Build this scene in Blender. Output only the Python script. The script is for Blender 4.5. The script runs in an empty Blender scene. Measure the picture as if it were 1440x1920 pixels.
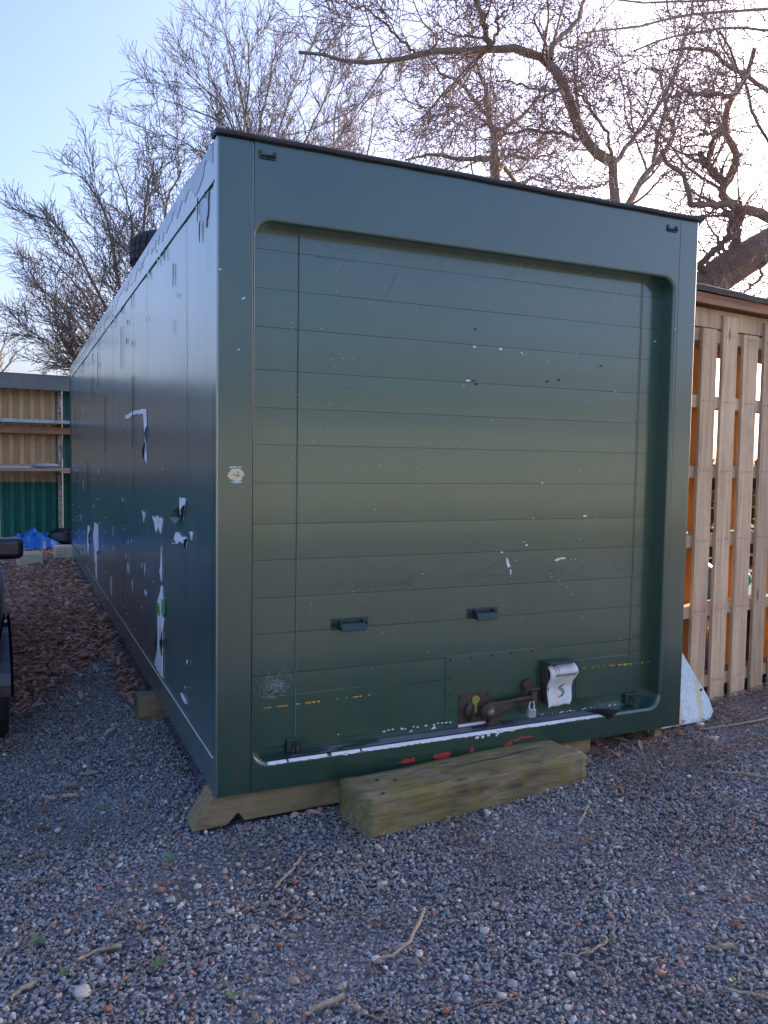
import bpy, bmesh, math, random
import numpy as np
from mathutils import Vector, Matrix, Quaternion

random.seed(7); rng = np.random.default_rng(7)
sc = bpy.context.scene
COL = sc.collection
R = math.radians

# ---------------------------------------------------------------- camera, sky, sun, exposure
CAM_LOC, CAM_AXES = ((-0.723, -3.152, 1.495), [[0.910025, -0.414277, 0.015122], [0.011837, 0.06243, 0.997979], [-0.414384, -0.908007, 0.061717]])
cam_data = bpy.data.cameras.new('camera'); cam = bpy.data.objects.new('camera', cam_data); COL.objects.link(cam)
m = Matrix((CAM_AXES[0], CAM_AXES[1], CAM_AXES[2])).transposed().to_4x4()
m.translation = CAM_LOC
cam.matrix_world = m
cam_data.sensor_fit = 'HORIZONTAL'; cam_data.sensor_width = 36; cam_data.lens = 38.0
cam_data.clip_start = 0.05; cam_data.clip_end = 2000
sc.camera = cam

SUN_AZ, SUN_EL = R(69), R(14)          # azimuth clockwise from +Y
world = bpy.data.worlds.new('World'); sc.world = world; world.use_nodes = True
wn = world.node_tree; bg = wn.nodes['Background']
sky = wn.nodes.new('ShaderNodeTexSky'); sky.sky_type = 'NISHITA'; sky.sun_disc = False
sky.sun_elevation = SUN_EL; sky.sun_rotation = SUN_AZ
sky.air_density = 1.0; sky.dust_density = 5; sky.ozone_density = 4.5; sky.altitude = 50
wb = wn.nodes.new('ShaderNodeMix'); wb.data_type = 'RGBA'; wb.blend_type = 'MULTIPLY'; wb.inputs[0].default_value = 1
wb.inputs[7].default_value = (1.10, .905, .93, 1)      # warm shade white balance of the picture, the whole sky alike
wn.links.new(sky.outputs['Color'], wb.inputs[6]); wn.links.new(wb.outputs[2], bg.inputs['Color']); bg.inputs['Strength'].default_value = 0.15
sd = bpy.data.lights.new('sun', 'SUN'); sd.energy = 3.2; sd.angle = R(0.53); sd.color = (1.0, 0.84, 0.66)
sun = bpy.data.objects.new('sun', sd); COL.objects.link(sun)
sv = Vector((math.sin(SUN_AZ)*math.cos(SUN_EL), math.cos(SUN_AZ)*math.cos(SUN_EL), math.sin(SUN_EL)))
sun.rotation_mode = 'QUATERNION'; sun.rotation_quaternion = sv.to_track_quat('Z', 'Y'); sun.location = sv*60
vs = sc.view_settings
sc.display_settings.display_device = 'sRGB'
vs.view_transform = 'Standard'; vs.look = 'None'; vs.gamma = 1; vs.use_curve_mapping = False
vs.exposure = 2.0
sc.cycles.max_bounces = 6; sc.cycles.use_denoising = True
sc.cycles.sample_clamp_indirect = 8

# ---------------------------------------------------------------- helpers
def gz(x, y): return .03*min(max(x, -1), 6) + .012*min(max(y, 0), 12)
def gzv(x, y): return .03*np.clip(x, -1, 6) + .012*np.clip(y, 0, 12)

def N(nt, t, **kw):
    n = nt.nodes.new(t)
    for k, v in kw.items():
        if k in n.inputs: n.inputs[k].default_value = v
        else: setattr(n, k, v)
    return n
def ramp(nt, stops, fac):
    r = nt.nodes.new('ShaderNodeValToRGB'); e = r.color_ramp.elements
    while len(e) > 1: e.remove(e[-1])
    for i, (p, c) in enumerate(stops):
        el = e[0] if i == 0 else e.new(p)
        el.position = p; el.color = (c[0], c[1], c[2], 1) if not isinstance(c, (int, float)) else (c, c, c, 1)
    nt.links.new(fac, r.inputs[0]); return r.outputs[0]
def mixc(nt, fac, a, b, mode='MIX'):
    n = nt.nodes.new('ShaderNodeMix'); n.data_type = 'RGBA'; n.blend_type = mode
    for s, v in ((0, fac), (6, a), (7, b)):
        if isinstance(v, (int, float)): n.inputs[s].default_value = v
        elif isinstance(v, tuple): n.inputs[s].default_value = (*v[:3], 1)
        else: nt.links.new(v, n.inputs[s])
    return n.outputs[2]
def new_mat(name):
    M = bpy.data.materials.new(name); M.use_nodes = True
    return M, M.node_tree, M.node_tree.nodes['Principled BSDF']
def coords(nt, kind='Object', scale=(1, 1, 1)):
    if kind == 'World':
        g = nt.nodes.new('ShaderNodeNewGeometry'); o = g.outputs['Position']
    else:
        t = nt.nodes.new('ShaderNodeTexCoord'); o = t.outputs[kind]
    mp = nt.nodes.new('ShaderNodeMapping'); mp.inputs['Scale'].default_value = scale
    nt.links.new(o, mp.inputs[0]); return mp.outputs[0]
def noise(nt, vec, scale, detail=4, rough=.55, dist=0):
    n = nt.nodes.new('ShaderNodeTexNoise'); n.inputs['Scale'].default_value = scale; n.inputs['Detail'].default_value = detail
    n.inputs['Roughness'].default_value = rough; n.inputs['Distortion'].default_value = dist
    nt.links.new(vec, n.inputs['Vector']); return n.outputs['Fac']
def bump(nt, b, h, strength=.3, dist=.01, prev=None):
    n = nt.nodes.new('ShaderNodeBump'); n.inputs['Strength'].default_value = strength; n.inputs['Distance'].default_value = dist
    nt.links.new(h, n.inputs['Height'])
    if prev: nt.links.new(prev, n.inputs['Normal'])
    nt.links.new(n.outputs[0], b.inputs['Normal']); return n.outputs[0]
def rnd(nt): return nt.nodes.new('ShaderNodeObjectInfo').outputs['Random']

def simple(name, c1, c2, scale=8, rough=.6, metal=0, bs=.2, bd=.004, kind='Object', stretch=(1, 1, 1), spec=.5, rr=.12):
    M, nt, b = new_mat(name)
    v = coords(nt, kind, stretch); n = noise(nt, v, scale, 6, .6)
    nt.links.new(ramp(nt, [(.3, c1), (.7, c2)], n), b.inputs['Base Color'])
    nt.links.new(ramp(nt, [(.3, max(rough-rr, .03)), (.75, min(1, rough+rr))], n), b.inputs['Roughness'])
    b.inputs['Metallic'].default_value = metal; b.inputs['Specular IOR Level'].default_value = spec
    if bs: bump(nt, b, noise(nt, v, scale*4, 5), bs, bd)
    return M

def mesh_obj(name, verts, faces, mat, parent=None, smooth=False, bevel=0):
    me = bpy.data.meshes.new(name)
    me.from_pydata([tuple(v) for v in verts], [], [tuple(f) for f in faces])
    me.materials.append(mat)
    if smooth:
        me.polygons.foreach_set('use_smooth', [True]*len(me.polygons))
    me.update()
    o = bpy.data.objects.new(name, me); COL.objects.link(o)
    if parent: o.parent = parent
    if bevel:
        b = o.modifiers.new('bevel', 'BEVEL'); b.width = bevel; b.segments = 2; b.limit_method = 'ANGLE'; b.angle_limit = R(40)
    return o
def tag(o, label=None, cat=None, group=None, kind=None):
    if label: o['label'] = label
    if cat: o['category'] = cat
    if group: o['group'] = group
    if kind: o['kind'] = kind
    return o
def empty(name, loc=(0, 0, 0), rz=0):
    o = bpy.data.objects.new(name, None); COL.objects.link(o); o.location = loc; o.rotation_euler[2] = rz; o.empty_display_size = .1
    return o
BOXF = [(0, 3, 2, 1), (4, 5, 6, 7), (0, 1, 5, 4), (1, 2, 6, 5), (2, 3, 7, 6), (3, 0, 4, 7)]
def boxv(x0, x1, y0, y1, z0, z1):
    return [(x0, y0, z0), (x1, y0, z0), (x1, y1, z0), (x0, y1, z0), (x0, y0, z1), (x1, y0, z1), (x1, y1, z1), (x0, y1, z1)]
def box(name, x0, x1, y0, y1, z0, z1, mat, parent=None, bevel=.003):
    return mesh_obj(name, boxv(x0, x1, y0, y1, z0, z1), BOXF, mat, parent, bevel=bevel)
def boxes(name, L, mat, parent=None, bevel=0):
    V, F = [], []
    for b in L:
        n = len(V); V += boxv(*b); F += [tuple(i+n for i in f) for f in BOXF]
    return mesh_obj(name, V, F, mat, parent, bevel=bevel)
def prism(name, poly, axis, a, b, mat, parent=None, bevel=.002):
    """polygon of 2-D points extruded along an axis between a and b"""
    def p(q, t): return {'x': (t, q[0], q[1]), 'y': (q[0], t, q[1]), 'z': (q[0], q[1], t)}[axis]
    n = len(poly); V = [p(q, a) for q in poly]+[p(q, b) for q in poly]
    F = [tuple(range(n)), tuple(range(2*n-1, n-1, -1))]+[(i, n+i, n+(i+1) % n, (i+1) % n) for i in range(n)]
    o = mesh_obj(name, V, F, mat, parent, bevel=bevel)
    bm = bmesh.new(); bm.from_mesh(o.data); bmesh.ops.recalc_face_normals(bm, faces=bm.faces); bm.to_mesh(o.data); bm.free()
    return o
def tubes(P, Rr, s):
    """P (B,k,3) centre lines, Rr (B,k) radii -> verts, quad faces (numpy)"""
    B, k, _ = P.shape
    T = np.gradient(P, axis=1); T /= np.linalg.norm(T, axis=2, keepdims=True)+1e-9
    ref = np.where(np.abs(T[..., 2:3]) > .9, np.array([1., 0, 0]), np.array([0, 0, 1.]))
    ref = np.broadcast_to(ref[:, :1], T.shape)
    U = np.cross(T, ref); U /= np.linalg.norm(U, axis=2, keepdims=True)+1e-9
    W = np.cross(T, U)
    a = np.arange(s)*2*np.pi/s
    V = P[:, :, None]+Rr[:, :, None, None]*(np.cos(a)[:, None]*U[:, :, None]+np.sin(a)[:, None]*W[:, :, None])
    idx = np.arange(B*k*s).reshape(B, k, s)
    f = np.stack([idx[:, :-1], np.roll(idx, -1, 2)[:, :-1], np.roll(idx, -1, 2)[:, 1:], idx[:, 1:]], -1).reshape(-1, 4)
    return V.reshape(-1, 3), f
def np_mesh(name, parts, mat, parent=None, smooth=True):
    V = np.concatenate([p[0] for p in parts]); off = 0; F = []
    for v, f in parts: F.append(f+off); off += len(v)
    F = np.concatenate(F); nf, w = F.shape
    me = bpy.data.meshes.new(name)
    me.vertices.add(len(V)); me.vertices.foreach_set('co', V.astype(np.float32).ravel())
    me.loops.add(nf*w); me.loops.foreach_set('vertex_index', F.astype(np.int32).ravel())
    me.polygons.add(nf); me.polygons.foreach_set('loop_start', np.arange(0, nf*w, w, dtype=np.int32))
    me.polygons.foreach_set('use_smooth', np.full(nf, smooth))
    me.update(calc_edges=True); me.materials.append(mat)
    o = bpy.data.objects.new(name, me); COL.objects.link(o)
    if parent: o.parent = parent
    return o
def tube(name, pts, r, mat, parent=None, s=8):
    P = np.array([pts], float); k = P.shape[1]
    rr = np.full((1, k), r) if isinstance(r, (int, float)) else np.array([r], float)
    V, F = tubes(P, rr, s); V = list(map(tuple, V)); F = [tuple(f) for f in F]
    F += [tuple(range(s)), tuple(range(len(V)-1, len(V)-s-1, -1))]
    return mesh_obj(name, V, F, mat, parent, smooth=True)
def lathe(prof, s, axis='y', c=(0, 0, 0)):
    V, F = [], []
    for (r, t) in prof:
        for i in range(s):
            a = 2*math.pi*i/s; u, v = r*math.cos(a), r*math.sin(a)
            V.append({'y': (c[0]+u, c[1]+t, c[2]+v), 'z': (c[0]+u, c[1]+v, c[2]+t), 'x': (c[0]+t, c[1]+u, c[2]+v)}[axis])
    for j in range(len(prof)-1):
        for i in range(s): F.append((j*s+i, j*s+(i+1) % s, (j+1)*s+(i+1) % s, (j+1)*s+i))
    return V, F
def recalc(o):
    bm = bmesh.new(); bm.from_mesh(o.data); bmesh.ops.recalc_face_normals(bm, faces=bm.faces); bm.to_mesh(o.data); bm.free(); return o
def chip_poly(name, polys, mat, parent, where, depth, kind=None):
    """thin flakes on the container: where='front' (x,z at y) or 'side' (y,z at x)"""
    V, F = [], []
    for poly in polys:
        n = len(poly); o = len(V)
        for t in (depth, depth[0]) if False else (depth, None):
            pass
        th = .0012
        for q in poly: V.append((q[0], depth-th, q[1]) if where == 'front' else (depth-th, q[0], q[1]))
        for q in poly: V.append((q[0], depth+.002, q[1]) if where == 'front' else (depth+.002, q[0], q[1]))
        F.append(tuple(range(o, o+n)))
        F += [(o+i, o+(i+1) % n, o+n+(i+1) % n, o+n+i) for i in range(n)]
    ob = recalc(mesh_obj(name, V, F, mat, parent))
    if kind: ob['kind'] = kind
    return ob
def jag(poly, n=3, amp=.12):
    """roughen a polygon's edges a little"""
    out = []
    for i, a in enumerate(poly):
        b = poly[(i+1) % len(poly)]; d = (b[0]-a[0], b[1]-a[1]); out.append(a)
        for k in range(1, n):
            t = (k+random.uniform(-.3, .3))/n; j = random.uniform(-amp, amp)
            L = min(math.hypot(*d), .08)
            nx, ny = (-d[1], d[0]); l = math.hypot(nx, ny)+1e-9
            out.append((a[0]+d[0]*t+nx/l*j*L, a[1]+d[1]*t+ny/l*j*L))
    return out
def text_mesh(name, body, size, mat, parent, extrude=.0004, shear=0, bold=0):
    cu = bpy.data.curves.new(name, 'FONT'); cu.body = body; cu.size = size; cu.extrude = extrude; cu.shear = shear; cu.offset = bold
    cu.resolution_u = 3
    t = bpy.data.objects.new(name, cu); COL.objects.link(t)
    dg = bpy.context.evaluated_depsgraph_get(); me = bpy.data.meshes.new_from_object(t.evaluated_get(dg))
    bpy.data.objects.remove(t); me.materials.clear(); me.materials.append(mat)
    o = bpy.data.objects.new(name, me); COL.objects.link(o); o.parent = parent
    return o

# ---------------------------------------------------------------- materials
def paint(name, base, dirt, rough=.3, streak=0, coat=0, spec=.5, algae=0, cior=1.9, crough=.16):
    M, nt, b = new_mat(name)
    v = coords(nt, 'World'); vs_ = coords(nt, 'World', (9, 9, .55))
    n1 = noise(nt, v, 1.7, 6, .6); n2 = noise(nt, v, 55, 4, .6); st = noise(nt, vs_, 2.2, 5, .65)
    col = mixc(nt, ramp(nt, [(.38, 0), (.68, .8)], n1), base, dirt)
    col = mixc(nt, ramp(nt, [(.5, 0), (.85, .45)], st), col, dirt)
    if algae:
        sep = nt.nodes.new('ShaderNodeSeparateXYZ'); nt.links.new(coords(nt, 'World'), sep.inputs[0])
        lo = N(nt, 'ShaderNodeMapRange'); lo.inputs[1].default_value = 1.4; lo.inputs[2].default_value = .25; nt.links.new(sep.outputs[2], lo.inputs[0])
        f = N(nt, 'ShaderNodeMath', operation='MULTIPLY'); nt.links.new(lo.outputs[0], f.inputs[0]); nt.links.new(ramp(nt, [(.42, 0), (.7, algae)], st), f.inputs[1])
        col = mixc(nt, f.outputs[0], col, (.045, .06, .02))
    nt.links.new(col, b.inputs['Base Color'])
    a = N(nt, 'ShaderNodeMath', operation='MULTIPLY_ADD'); nt.links.new(st, a.inputs[0]); a.inputs[1].default_value = .16; a.inputs[2].default_value = rough-.08
    a2 = N(nt, 'ShaderNodeMath', operation='MULTIPLY_ADD'); nt.links.new(n1, a2.inputs[0]); a2.inputs[1].default_value = .22; nt.links.new(a.outputs[0], a2.inputs[2])
    nt.links.new(a2.outputs[0], b.inputs['Roughness'])
    b.inputs['Specular IOR Level'].default_value = spec; b.inputs['Coat Weight'].default_value = coat; b.inputs['Coat Roughness'].default_value = crough; b.inputs['Coat IOR'].default_value = cior; b.inputs['IOR'].default_value = 1.6
    pv = None
    if streak: pv = bump(nt, b, st, streak, .01)
    pv = bump(nt, b, noise(nt, v, 2.6, 2, .5), .05, .06, pv)
    bump(nt, b, n2, .06, .002, pv)
    return M
M_front = paint('green_front_paint', (.006, .052, .034), (.020, .064, .042), .24, .012, 1, .45, .5, 1.75)
M_slat = paint('green_shutter_paint', (.006, .066, .038), (.030, .082, .048), .24, .012, 1, .45, .7, 1.82)
M_side = paint('green_film', (.020, .092, .098), (.050, .115, .112), .36, .006, 1, .6, .5, 2.7, .22)
M_trim = paint('green_trim', (.010, .038, .032), (.02, .045, .035), .28, .02, 0, .5, .3)
M_white = simple('peeled_white', (.74, .72, .75), (.88, .86, .88), 30, .45, bs=.05, kind='World')
M_chip = simple('white_chip', (.72, .72, .70), (.86, .86, .84), 60, .5, bs=0, kind='World')
M_dark = simple('dark_film', (.006, .009, .012), (.015, .02, .025), 30, .4, bs=0)
M_sill = simple('worn_sill', (.16, .16, .19), (.30, .29, .31), 26, .42, .4, kind='World')
M_rust = simple('rusty_steel', (.055, .035, .028), (.13, .085, .06), 60, .62, .35, .4)
M_cable = simple('cable', (.10, .15, .135), (.16, .2, .18), 40, .55, bs=0)
M_steel = simple('galvanised', (.42, .41, .42), (.6, .59, .58), 40, .42, .6, .1)
M_brass = simple('worn_bolt', (.18, .15, .10), (.3, .25, .17), 60, .5, .5, .2)
M_roof = simple('roof_felt', (.022, .022, .025), (.06, .06, .065), 30, .75, bs=.4)
M_red = simple('red_primer', (.5, .02, .025), (.62, .06, .06), 40, .5, bs=0, kind='World')
M_yellow = simple('yellow_paint', (.75, .42, .02), (.85, .55, .05), 40, .5, bs=0, kind='World')
M_lime = simple('yellow_lichen', (.24, .25, .03), (.38, .37, .07), 60, .8)
M_green = simple('bright_green_film', (.10, .30, .07), (.16, .4, .1), 30, .4, bs=0, kind='World')
M_cream = simple('cream_undercoat', (.70, .58, .32), (.82, .72, .46), 90, .6, bs=0, kind='World')
M_sky = simple('pale_blue_paint', (.35, .55, .65), (.5, .68, .75), 60, .6, bs=0, kind='World')
M_ink = simple('black_ink', (.012, .012, .012), (.03, .03, .03), 40, .5, bs=0)
M_inkline = simple('grey_ink', (.2, .22, .24), (.3, .32, .34), 40, .5, bs=0)
M_web = simple('cobweb_silk', (.5, .5, .5), (.7, .7, .7), 40, .6, bs=0)
M_rubber = simple('tyre_rubber', (.012, .012, .014), (.03, .03, .032), 40, .7, bs=.2)
M_flap = simple('dirty_white_plastic', (.66, .62, .55), (.86, .84, .80), 14, .6, bs=.15)

def wood(name, a, b_, c, grain=1, moss=0, rough=.75, bs=.5, axis=2, mosscol=(.10, .11, .03), along=1.6):
    M, nt, b = new_mat(name)
    sca = [26, 26, 26]; sca[axis] = along
    v = coords(nt, 'Object', tuple(sca))
    add = N(nt, 'ShaderNodeVectorMath', operation='ADD'); nt.links.new(v, add.inputs[0])
    r_ = rnd(nt); cmb = N(nt, 'ShaderNodeVectorMath', operation='SCALE'); cmb.inputs[0].default_value = (37, 91, 53); nt.links.new(r_, cmb.inputs['Scale']); nt.links.new(cmb.outputs[0], add.inputs[1])
    g = noise(nt, add.outputs[0], 1.0*grain, 7, .62, .6)
    big = noise(nt, coords(nt, 'Object', (3, 3, 3)), 1.3, 4)
    col = ramp(nt, [(.25, c), (.45, a), (.62, b_), (.8, a)], g)
    hue = N(nt, 'ShaderNodeHueSaturation'); nt.links.new(col, hue.inputs['Color'])
    mr = N(nt, 'ShaderNodeMapRange'); nt.links.new(r_, mr.inputs[0]); mr.inputs[3].default_value = .78; mr.inputs[4].default_value = 1.15; nt.links.new(mr.outputs[0], hue.inputs['Value'])
    col = mixc(nt, ramp(nt, [(.5, 0), (.75, .5)], big), hue.outputs[0], c)
    # knots
    vo = nt.nodes.new('ShaderNodeTexVoronoi'); vo.inputs['Scale'].default_value = 2.3
    s2 = [3., 3., 3.]; s2[axis] = 1.0
    va = N(nt, 'ShaderNodeVectorMath', operation='ADD'); nt.links.new(coords(nt, 'Object', tuple(s2)), va.inputs[0]); nt.links.new(cmb.outputs[0], va.inputs[1]); nt.links.new(va.outputs[0], vo.inputs['Vector'])
    col = mixc(nt, ramp(nt, [(.05, .8), (.12, 0)], vo.outputs['Distance']), col, tuple(x*.4 for x in c))
    if moss:
        mn = noise(nt, coords(nt, 'World'), 9, 7, .65)
        col = mixc(nt, ramp(nt, [(.42, 0), (.62, moss)], mn), col, mosscol)
    nt.links.new(col, b.inputs['Base Color']); b.inputs['Roughness'].default_value = rough; b.inputs['Specular IOR Level'].default_value = .3
    bump(nt, b, g, bs, .004)
    return M
M_pallet = wood('pallet_wood', (.60, .41, .25), (.72, .52, .335), (.36, .24, .14), 1)
M_orange = wood('sunglow_orange_wood', (.92, .33, .06), (.97, .40, .085), (.74, .20, .03), 1)  # orange of low sun on the rear boards, put into the wood colour
M_brownb = wood('brown_board', (.34, .165, .095), (.42, .22, .13), (.2, .10, .06), 1, axis=0)
M_sleeper = wood('mossy_sleeper', (.25, .195, .105), (.38, .305, .175), (.06, .045, .027), 1.3, .7, .85, 1.0, 0, (.20, .17, .04), 4.5)
M_bearer = wood('pine_bearer', (.33, .23, .125), (.44, .32, .18), (.09, .065, .04), 1.3, .6, .8, .8, 0, (.22, .18, .07), 3.5)
M_shelf = wood('shelf_board', (.42, .30, .22), (.5, .37, .28), (.28, .19, .14), 1, axis=0)
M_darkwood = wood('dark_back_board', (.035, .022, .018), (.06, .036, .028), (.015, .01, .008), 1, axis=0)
M_litter = simple('litter_twig', (.20, .11, .07), (.42, .28, .18), 6, .85, bs=0, kind='World')
M_stick = simple('stick_bark', (.28, .20, .13), (.46, .36, .24), 30, .85, bs=.5)
M_conc = simple('concrete_block', (.56, .45, .29), (.70, .58, .40), 18, .9, bs=.4)
M_stone = simple('pale_stone', (.5, .43, .33), (.68, .60, .5), 30, .7, bs=.4)
M_slate = simple('slate_stone', (.07, .075, .12), (.11, .115, .17), 30, .6, bs=.3)
M_brick = simple('brick_stone', (.28, .10, .06), (.4, .17, .10), 30, .8, bs=.4)
M_tarp = simple('blue_tarpaulin', (.004, .10, .36), (.012, .16, .5), 12, .38, bs=.2)
M_bagb = simple('blue_bag_plastic', (.01, .14, .5), (.03, .25, .7), 14, .35, bs=.2)
M_bagt = simple('turquoise_bag_plastic', (.02, .42, .62), (.06, .55, .72), 14, .35, bs=.2)
M_bagc = simple('clear_bag_plastic', (.30, .28, .30), (.48, .45, .47), 10, .3, bs=.3)
M_bagk = simple('black_bag_plastic', (.008, .008, .01), (.02, .02, .022), 12, .35, bs=.2)
M_bark = simple('tree_bark', (.19, .145, .11), (.34, .275, .195), 9, .9, bs=.8, bd=.02, kind='World')
M_twig = simple('twig_bark', (.15, .118, .095), (.24, .19, .15), 3, .85, bs=0, kind='World')
M_twigr = simple('oak_twig_bark', (.25, .175, .155), (.36, .255, .225), 3, .85, bs=0, kind='World')
M_weed = simple('weed_leaf', (.10, .17, .055), (.16, .24, .085), 20, .5, bs=.1)
def leaf_mat():
    M, nt, b = new_mat('dead_leaf'); r_ = rnd(nt)
    nt.links.new(ramp(nt, [(0, (.30, .12, .075)), (.25, (.62, .28, .17)), (.55, (.74, .38, .25)), (.8, (.84, .60, .47)), (.9, (.52, .26, .18)), (1, (.80, .54, .40))], r_), b.inputs['Base Color'])
    b.inputs['Roughness'].default_value = .7
    tl_ = N(nt, 'ShaderNodeBsdfTranslucent'); tl_.inputs[0].default_value = (.42, .24, .14, 1); ms = N(nt, 'ShaderNodeMixShader'); ms.inputs[0].default_value = .35
    nt.links.new(b.outputs[0], ms.inputs[1]); nt.links.new(tl_.outputs[0], ms.inputs[2]); nt.links.new(ms.outputs[0], nt.nodes['Material Output'].inputs[0])
    return M
M_leaf = leaf_mat()
def gravel_mat(name, stops, rough=.65):
    M, nt, b = new_mat(name); r_ = rnd(nt)
    col = ramp(nt, stops, r_)
    n = noise(nt, coords(nt, 'Object'), 3, 5)
    col = mixc(nt, .6, col, ramp(nt, [(.25, .25), (.75, .75)], n), 'OVERLAY')
    oi = nt.nodes.new('ShaderNodeObjectInfo'); pn = noise(nt, oi.outputs['Location'], 1.5, 4, .6)
    col = mixc(nt, ramp(nt, [(.48, 0), (.68, .55)], pn), col, (.15, .115, .085))
    nt.links.new(col, b.inputs['Base Color']); b.inputs['Roughness'].default_value = rough
    b.inputs['Specular IOR Level'].default_value = .45
    bump(nt, b, noise(nt, coords(nt, 'Object'), 6, 4), .25, .2); return M
M_gravel = gravel_mat('slate_gravel', [(0, (.13, .122, .118)), (.2, (.25, .238, .232)), (.42, (.36, .343, .335)), (.6, (.31, .298, .285)), (.74, (.44, .418, .402)), (.82, (.29, .285, .26)), (.90, (.36, .25, .175)), (.96, (.62, .57, .53)), (1, (.36, .24, .19))])
M_pebble = gravel_mat('mixed_pebble', [(0, (.60, .52, .42)), (.25, (.68, .55, .40)), (.45, (.82, .76, .68)), (.6, (.42, .23, .14)), (.75, (.38, .14, .08)), (.88, (.45, .30, .2)), (1, (.40, .38, .40))])

# ---------------------------------------------------------------- ground
def ground_mat():
    M, nt, b = new_mat('ground'); v = coords(nt, 'World')
    vo = nt.nodes.new('ShaderNodeTexVoronoi'); vo.inputs['Scale'].default_value = 62; nt.links.new(v, vo.inputs['Vector'])
    sp = nt.nodes.new('ShaderNodeSeparateColor'); nt.links.new(vo.outputs['Color'], sp.inputs[0])
    col = ramp(nt, [(0, (.10, .095, .105)), (.5, (.20, .19, .21)), (.9, (.29, .28, .30)), (.95, (.5, .45, .4)), (1, (.3, .16, .11))], sp.outputs[0])
    n = noise(nt, v, .8, 6)
    col = mixc(nt, ramp(nt, [(.45, 0), (.75, .75)], n), col, (.12, .092, .07))
    # grass field beyond the yard
    sep = nt.nodes.new('ShaderNodeSeparateXYZ'); nt.links.new(v, sep.inputs[0])
    def rng_(o, a, b2):
        mr = N(nt, 'ShaderNodeMapRange'); mr.inputs[1].default_value = a; mr.inputs[2].default_value = b2; nt.links.new(o, mr.inputs[0]); return mr.outputs[0]
    f1 = rng_(sep.outputs[1], -9, -11); f2 = rng_(sep.outputs[1], 13, 15); f3 = rng_(sep.outputs[0], 6.5, 8)
    mx = N(nt, 'ShaderNodeMath', operation='MAXIMUM'); nt.links.new(f1, mx.inputs[0]); nt.links.new(f2, mx.inputs[1])
    mx2 = N(nt, 'ShaderNodeMath', operation='MAXIMUM'); nt.links.new(mx.outputs[0], mx2.inputs[0]); nt.links.new(f3, mx2.inputs[1])
    gn = noise(nt, v, 2.2, 8, .7)
    grass = ramp(nt, [(.3, (.10, .095, .04)), (.55, (.19, .165, .075)), (.75, (.28, .225, .12))], gn)
    col = mixc(nt, mx2.outputs[0], col, grass)
    nt.links.new(col, b.inputs['Base Color']); b.inputs['Roughness'].default_value = .9
    bump(nt, b, vo.outputs['Distance'], .8, .02)
    return M
xs = sorted(set([-400, -200, -100, -50, -25, -14]+list(np.arange(-9, 12.01, .5))+[16, 25, 50, 100, 200, 400]))
ys = sorted(set([-400, -200, -100, -50, -25, -14]+list(np.arange(-9, 15.01, .5))+[20, 30, 50, 100, 200, 400]))
V = [(x, y, gz(x, y)-.012) for y in ys for x in xs]; nx = len(xs)
F = [(j*nx+i, j*nx+i+1, (j+1)*nx+i+1, (j+1)*nx+i) for j in range(len(ys)-1) for i in range(nx-1)]
tag(mesh_obj('ground', V, F, ground_mat(), smooth=True), kind='structure')

# ---------------------------------------------------------------- storage container
CW, CL, Z0, ZT = 2.44, 9.08, .14, 2.73
cont = tag(empty('storage_container', (0, 0, 0)), 'long dark green storage container with roller shutter front and peeling white-scarred side', 'container')
DY = .086    # depth of the shutter behind the front face
SX0, SX1 = .14, 2.32
prism('corner_post', [(0, 0), (SX0-.001, 0), (SX0-.001, .09), (.0, .09)], 'z', Z0, ZT, M_front, cont, .004)
prism('corner_post', [(SX1+.001, 0), (CW, 0), (CW, .09), (SX1+.001, .09)], 'z', Z0, ZT, M_front, cont, .004)
# surround with a rounded rectangular opening
def rrect(x0, x1, z0, z1, r, n=8):
    o = []
    for cx, cz, a0 in ((x1-r, z1-r, 0), (x0+r, z1-r, 90), (x0+r, z0+r, 180), (x1-r, z0+r, 270)):
        for i in range(n+1):
            a = R(a0+90*i/n); o.append((cx+r*math.cos(a), cz+r*math.sin(a)))
    return o
OX0, OX1, OZ0, OZ1 = .146, 2.295, .255, 2.43
def surround():
    rings = []
    for d, y in ((.014, 0), (.009, .0012), (.004, .005), (.001, .010), (0, .018), (0, DY+.03)):
        rings.append([(x, y, z) for x, z in rrect(OX0-d*.4, OX1+d, OZ0-d, OZ1+d, .075)])
    n = len(rings[0]); outer = []
    ex = (SX0, SX1, Z0, ZT)
    for (x, y, z) in rings[0]:
        # project radially onto the outer rectangle
        cx, cz = (OX0+OX1)/2, (OZ0+OZ1)/2
        outer.append((x, z))
    V, F = [], []
    for rg in rings: V += rg
    for j in range(len(rings)-1):
        for i in range(n): F.append((j*n+i, j*n+(i+1) % n, (j+1)*n+(i+1) % n, (j+1)*n+i))
    # flat front: corner fans to outer corners and quads between
    k = n//4; c = []
    for q in ((SX1, 0, ZT), (SX0, 0, ZT), (SX0, 0, Z0), (SX1, 0, Z0)): c.append(len(V)); V.append(q)
    for q in range(4):
        for i in range(k-1): F.append((q*k+i+1, q*k+i, c[q]))
        F.append((q*k+k-1, c[q], c[(q+1) % 4], ((q+1)*k) % n))
    # returns round the outside
    b = []
    for q in ((SX1, .09, ZT), (SX0, .09, ZT), (SX0, .09, Z0), (SX1, .09, Z0)): b.append(len(V)); V.append(q)
    for q in range(4): F.append((c[q], c[(q+1) % 4], b[(q+1) % 4], b[q]))
    o = recalc(mesh_obj('door_surround', V, F, M_front, cont))
    for p in o.data.polygons: p.use_smooth = p.index < (len(rings)-1)*n
    return o
surround()
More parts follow.
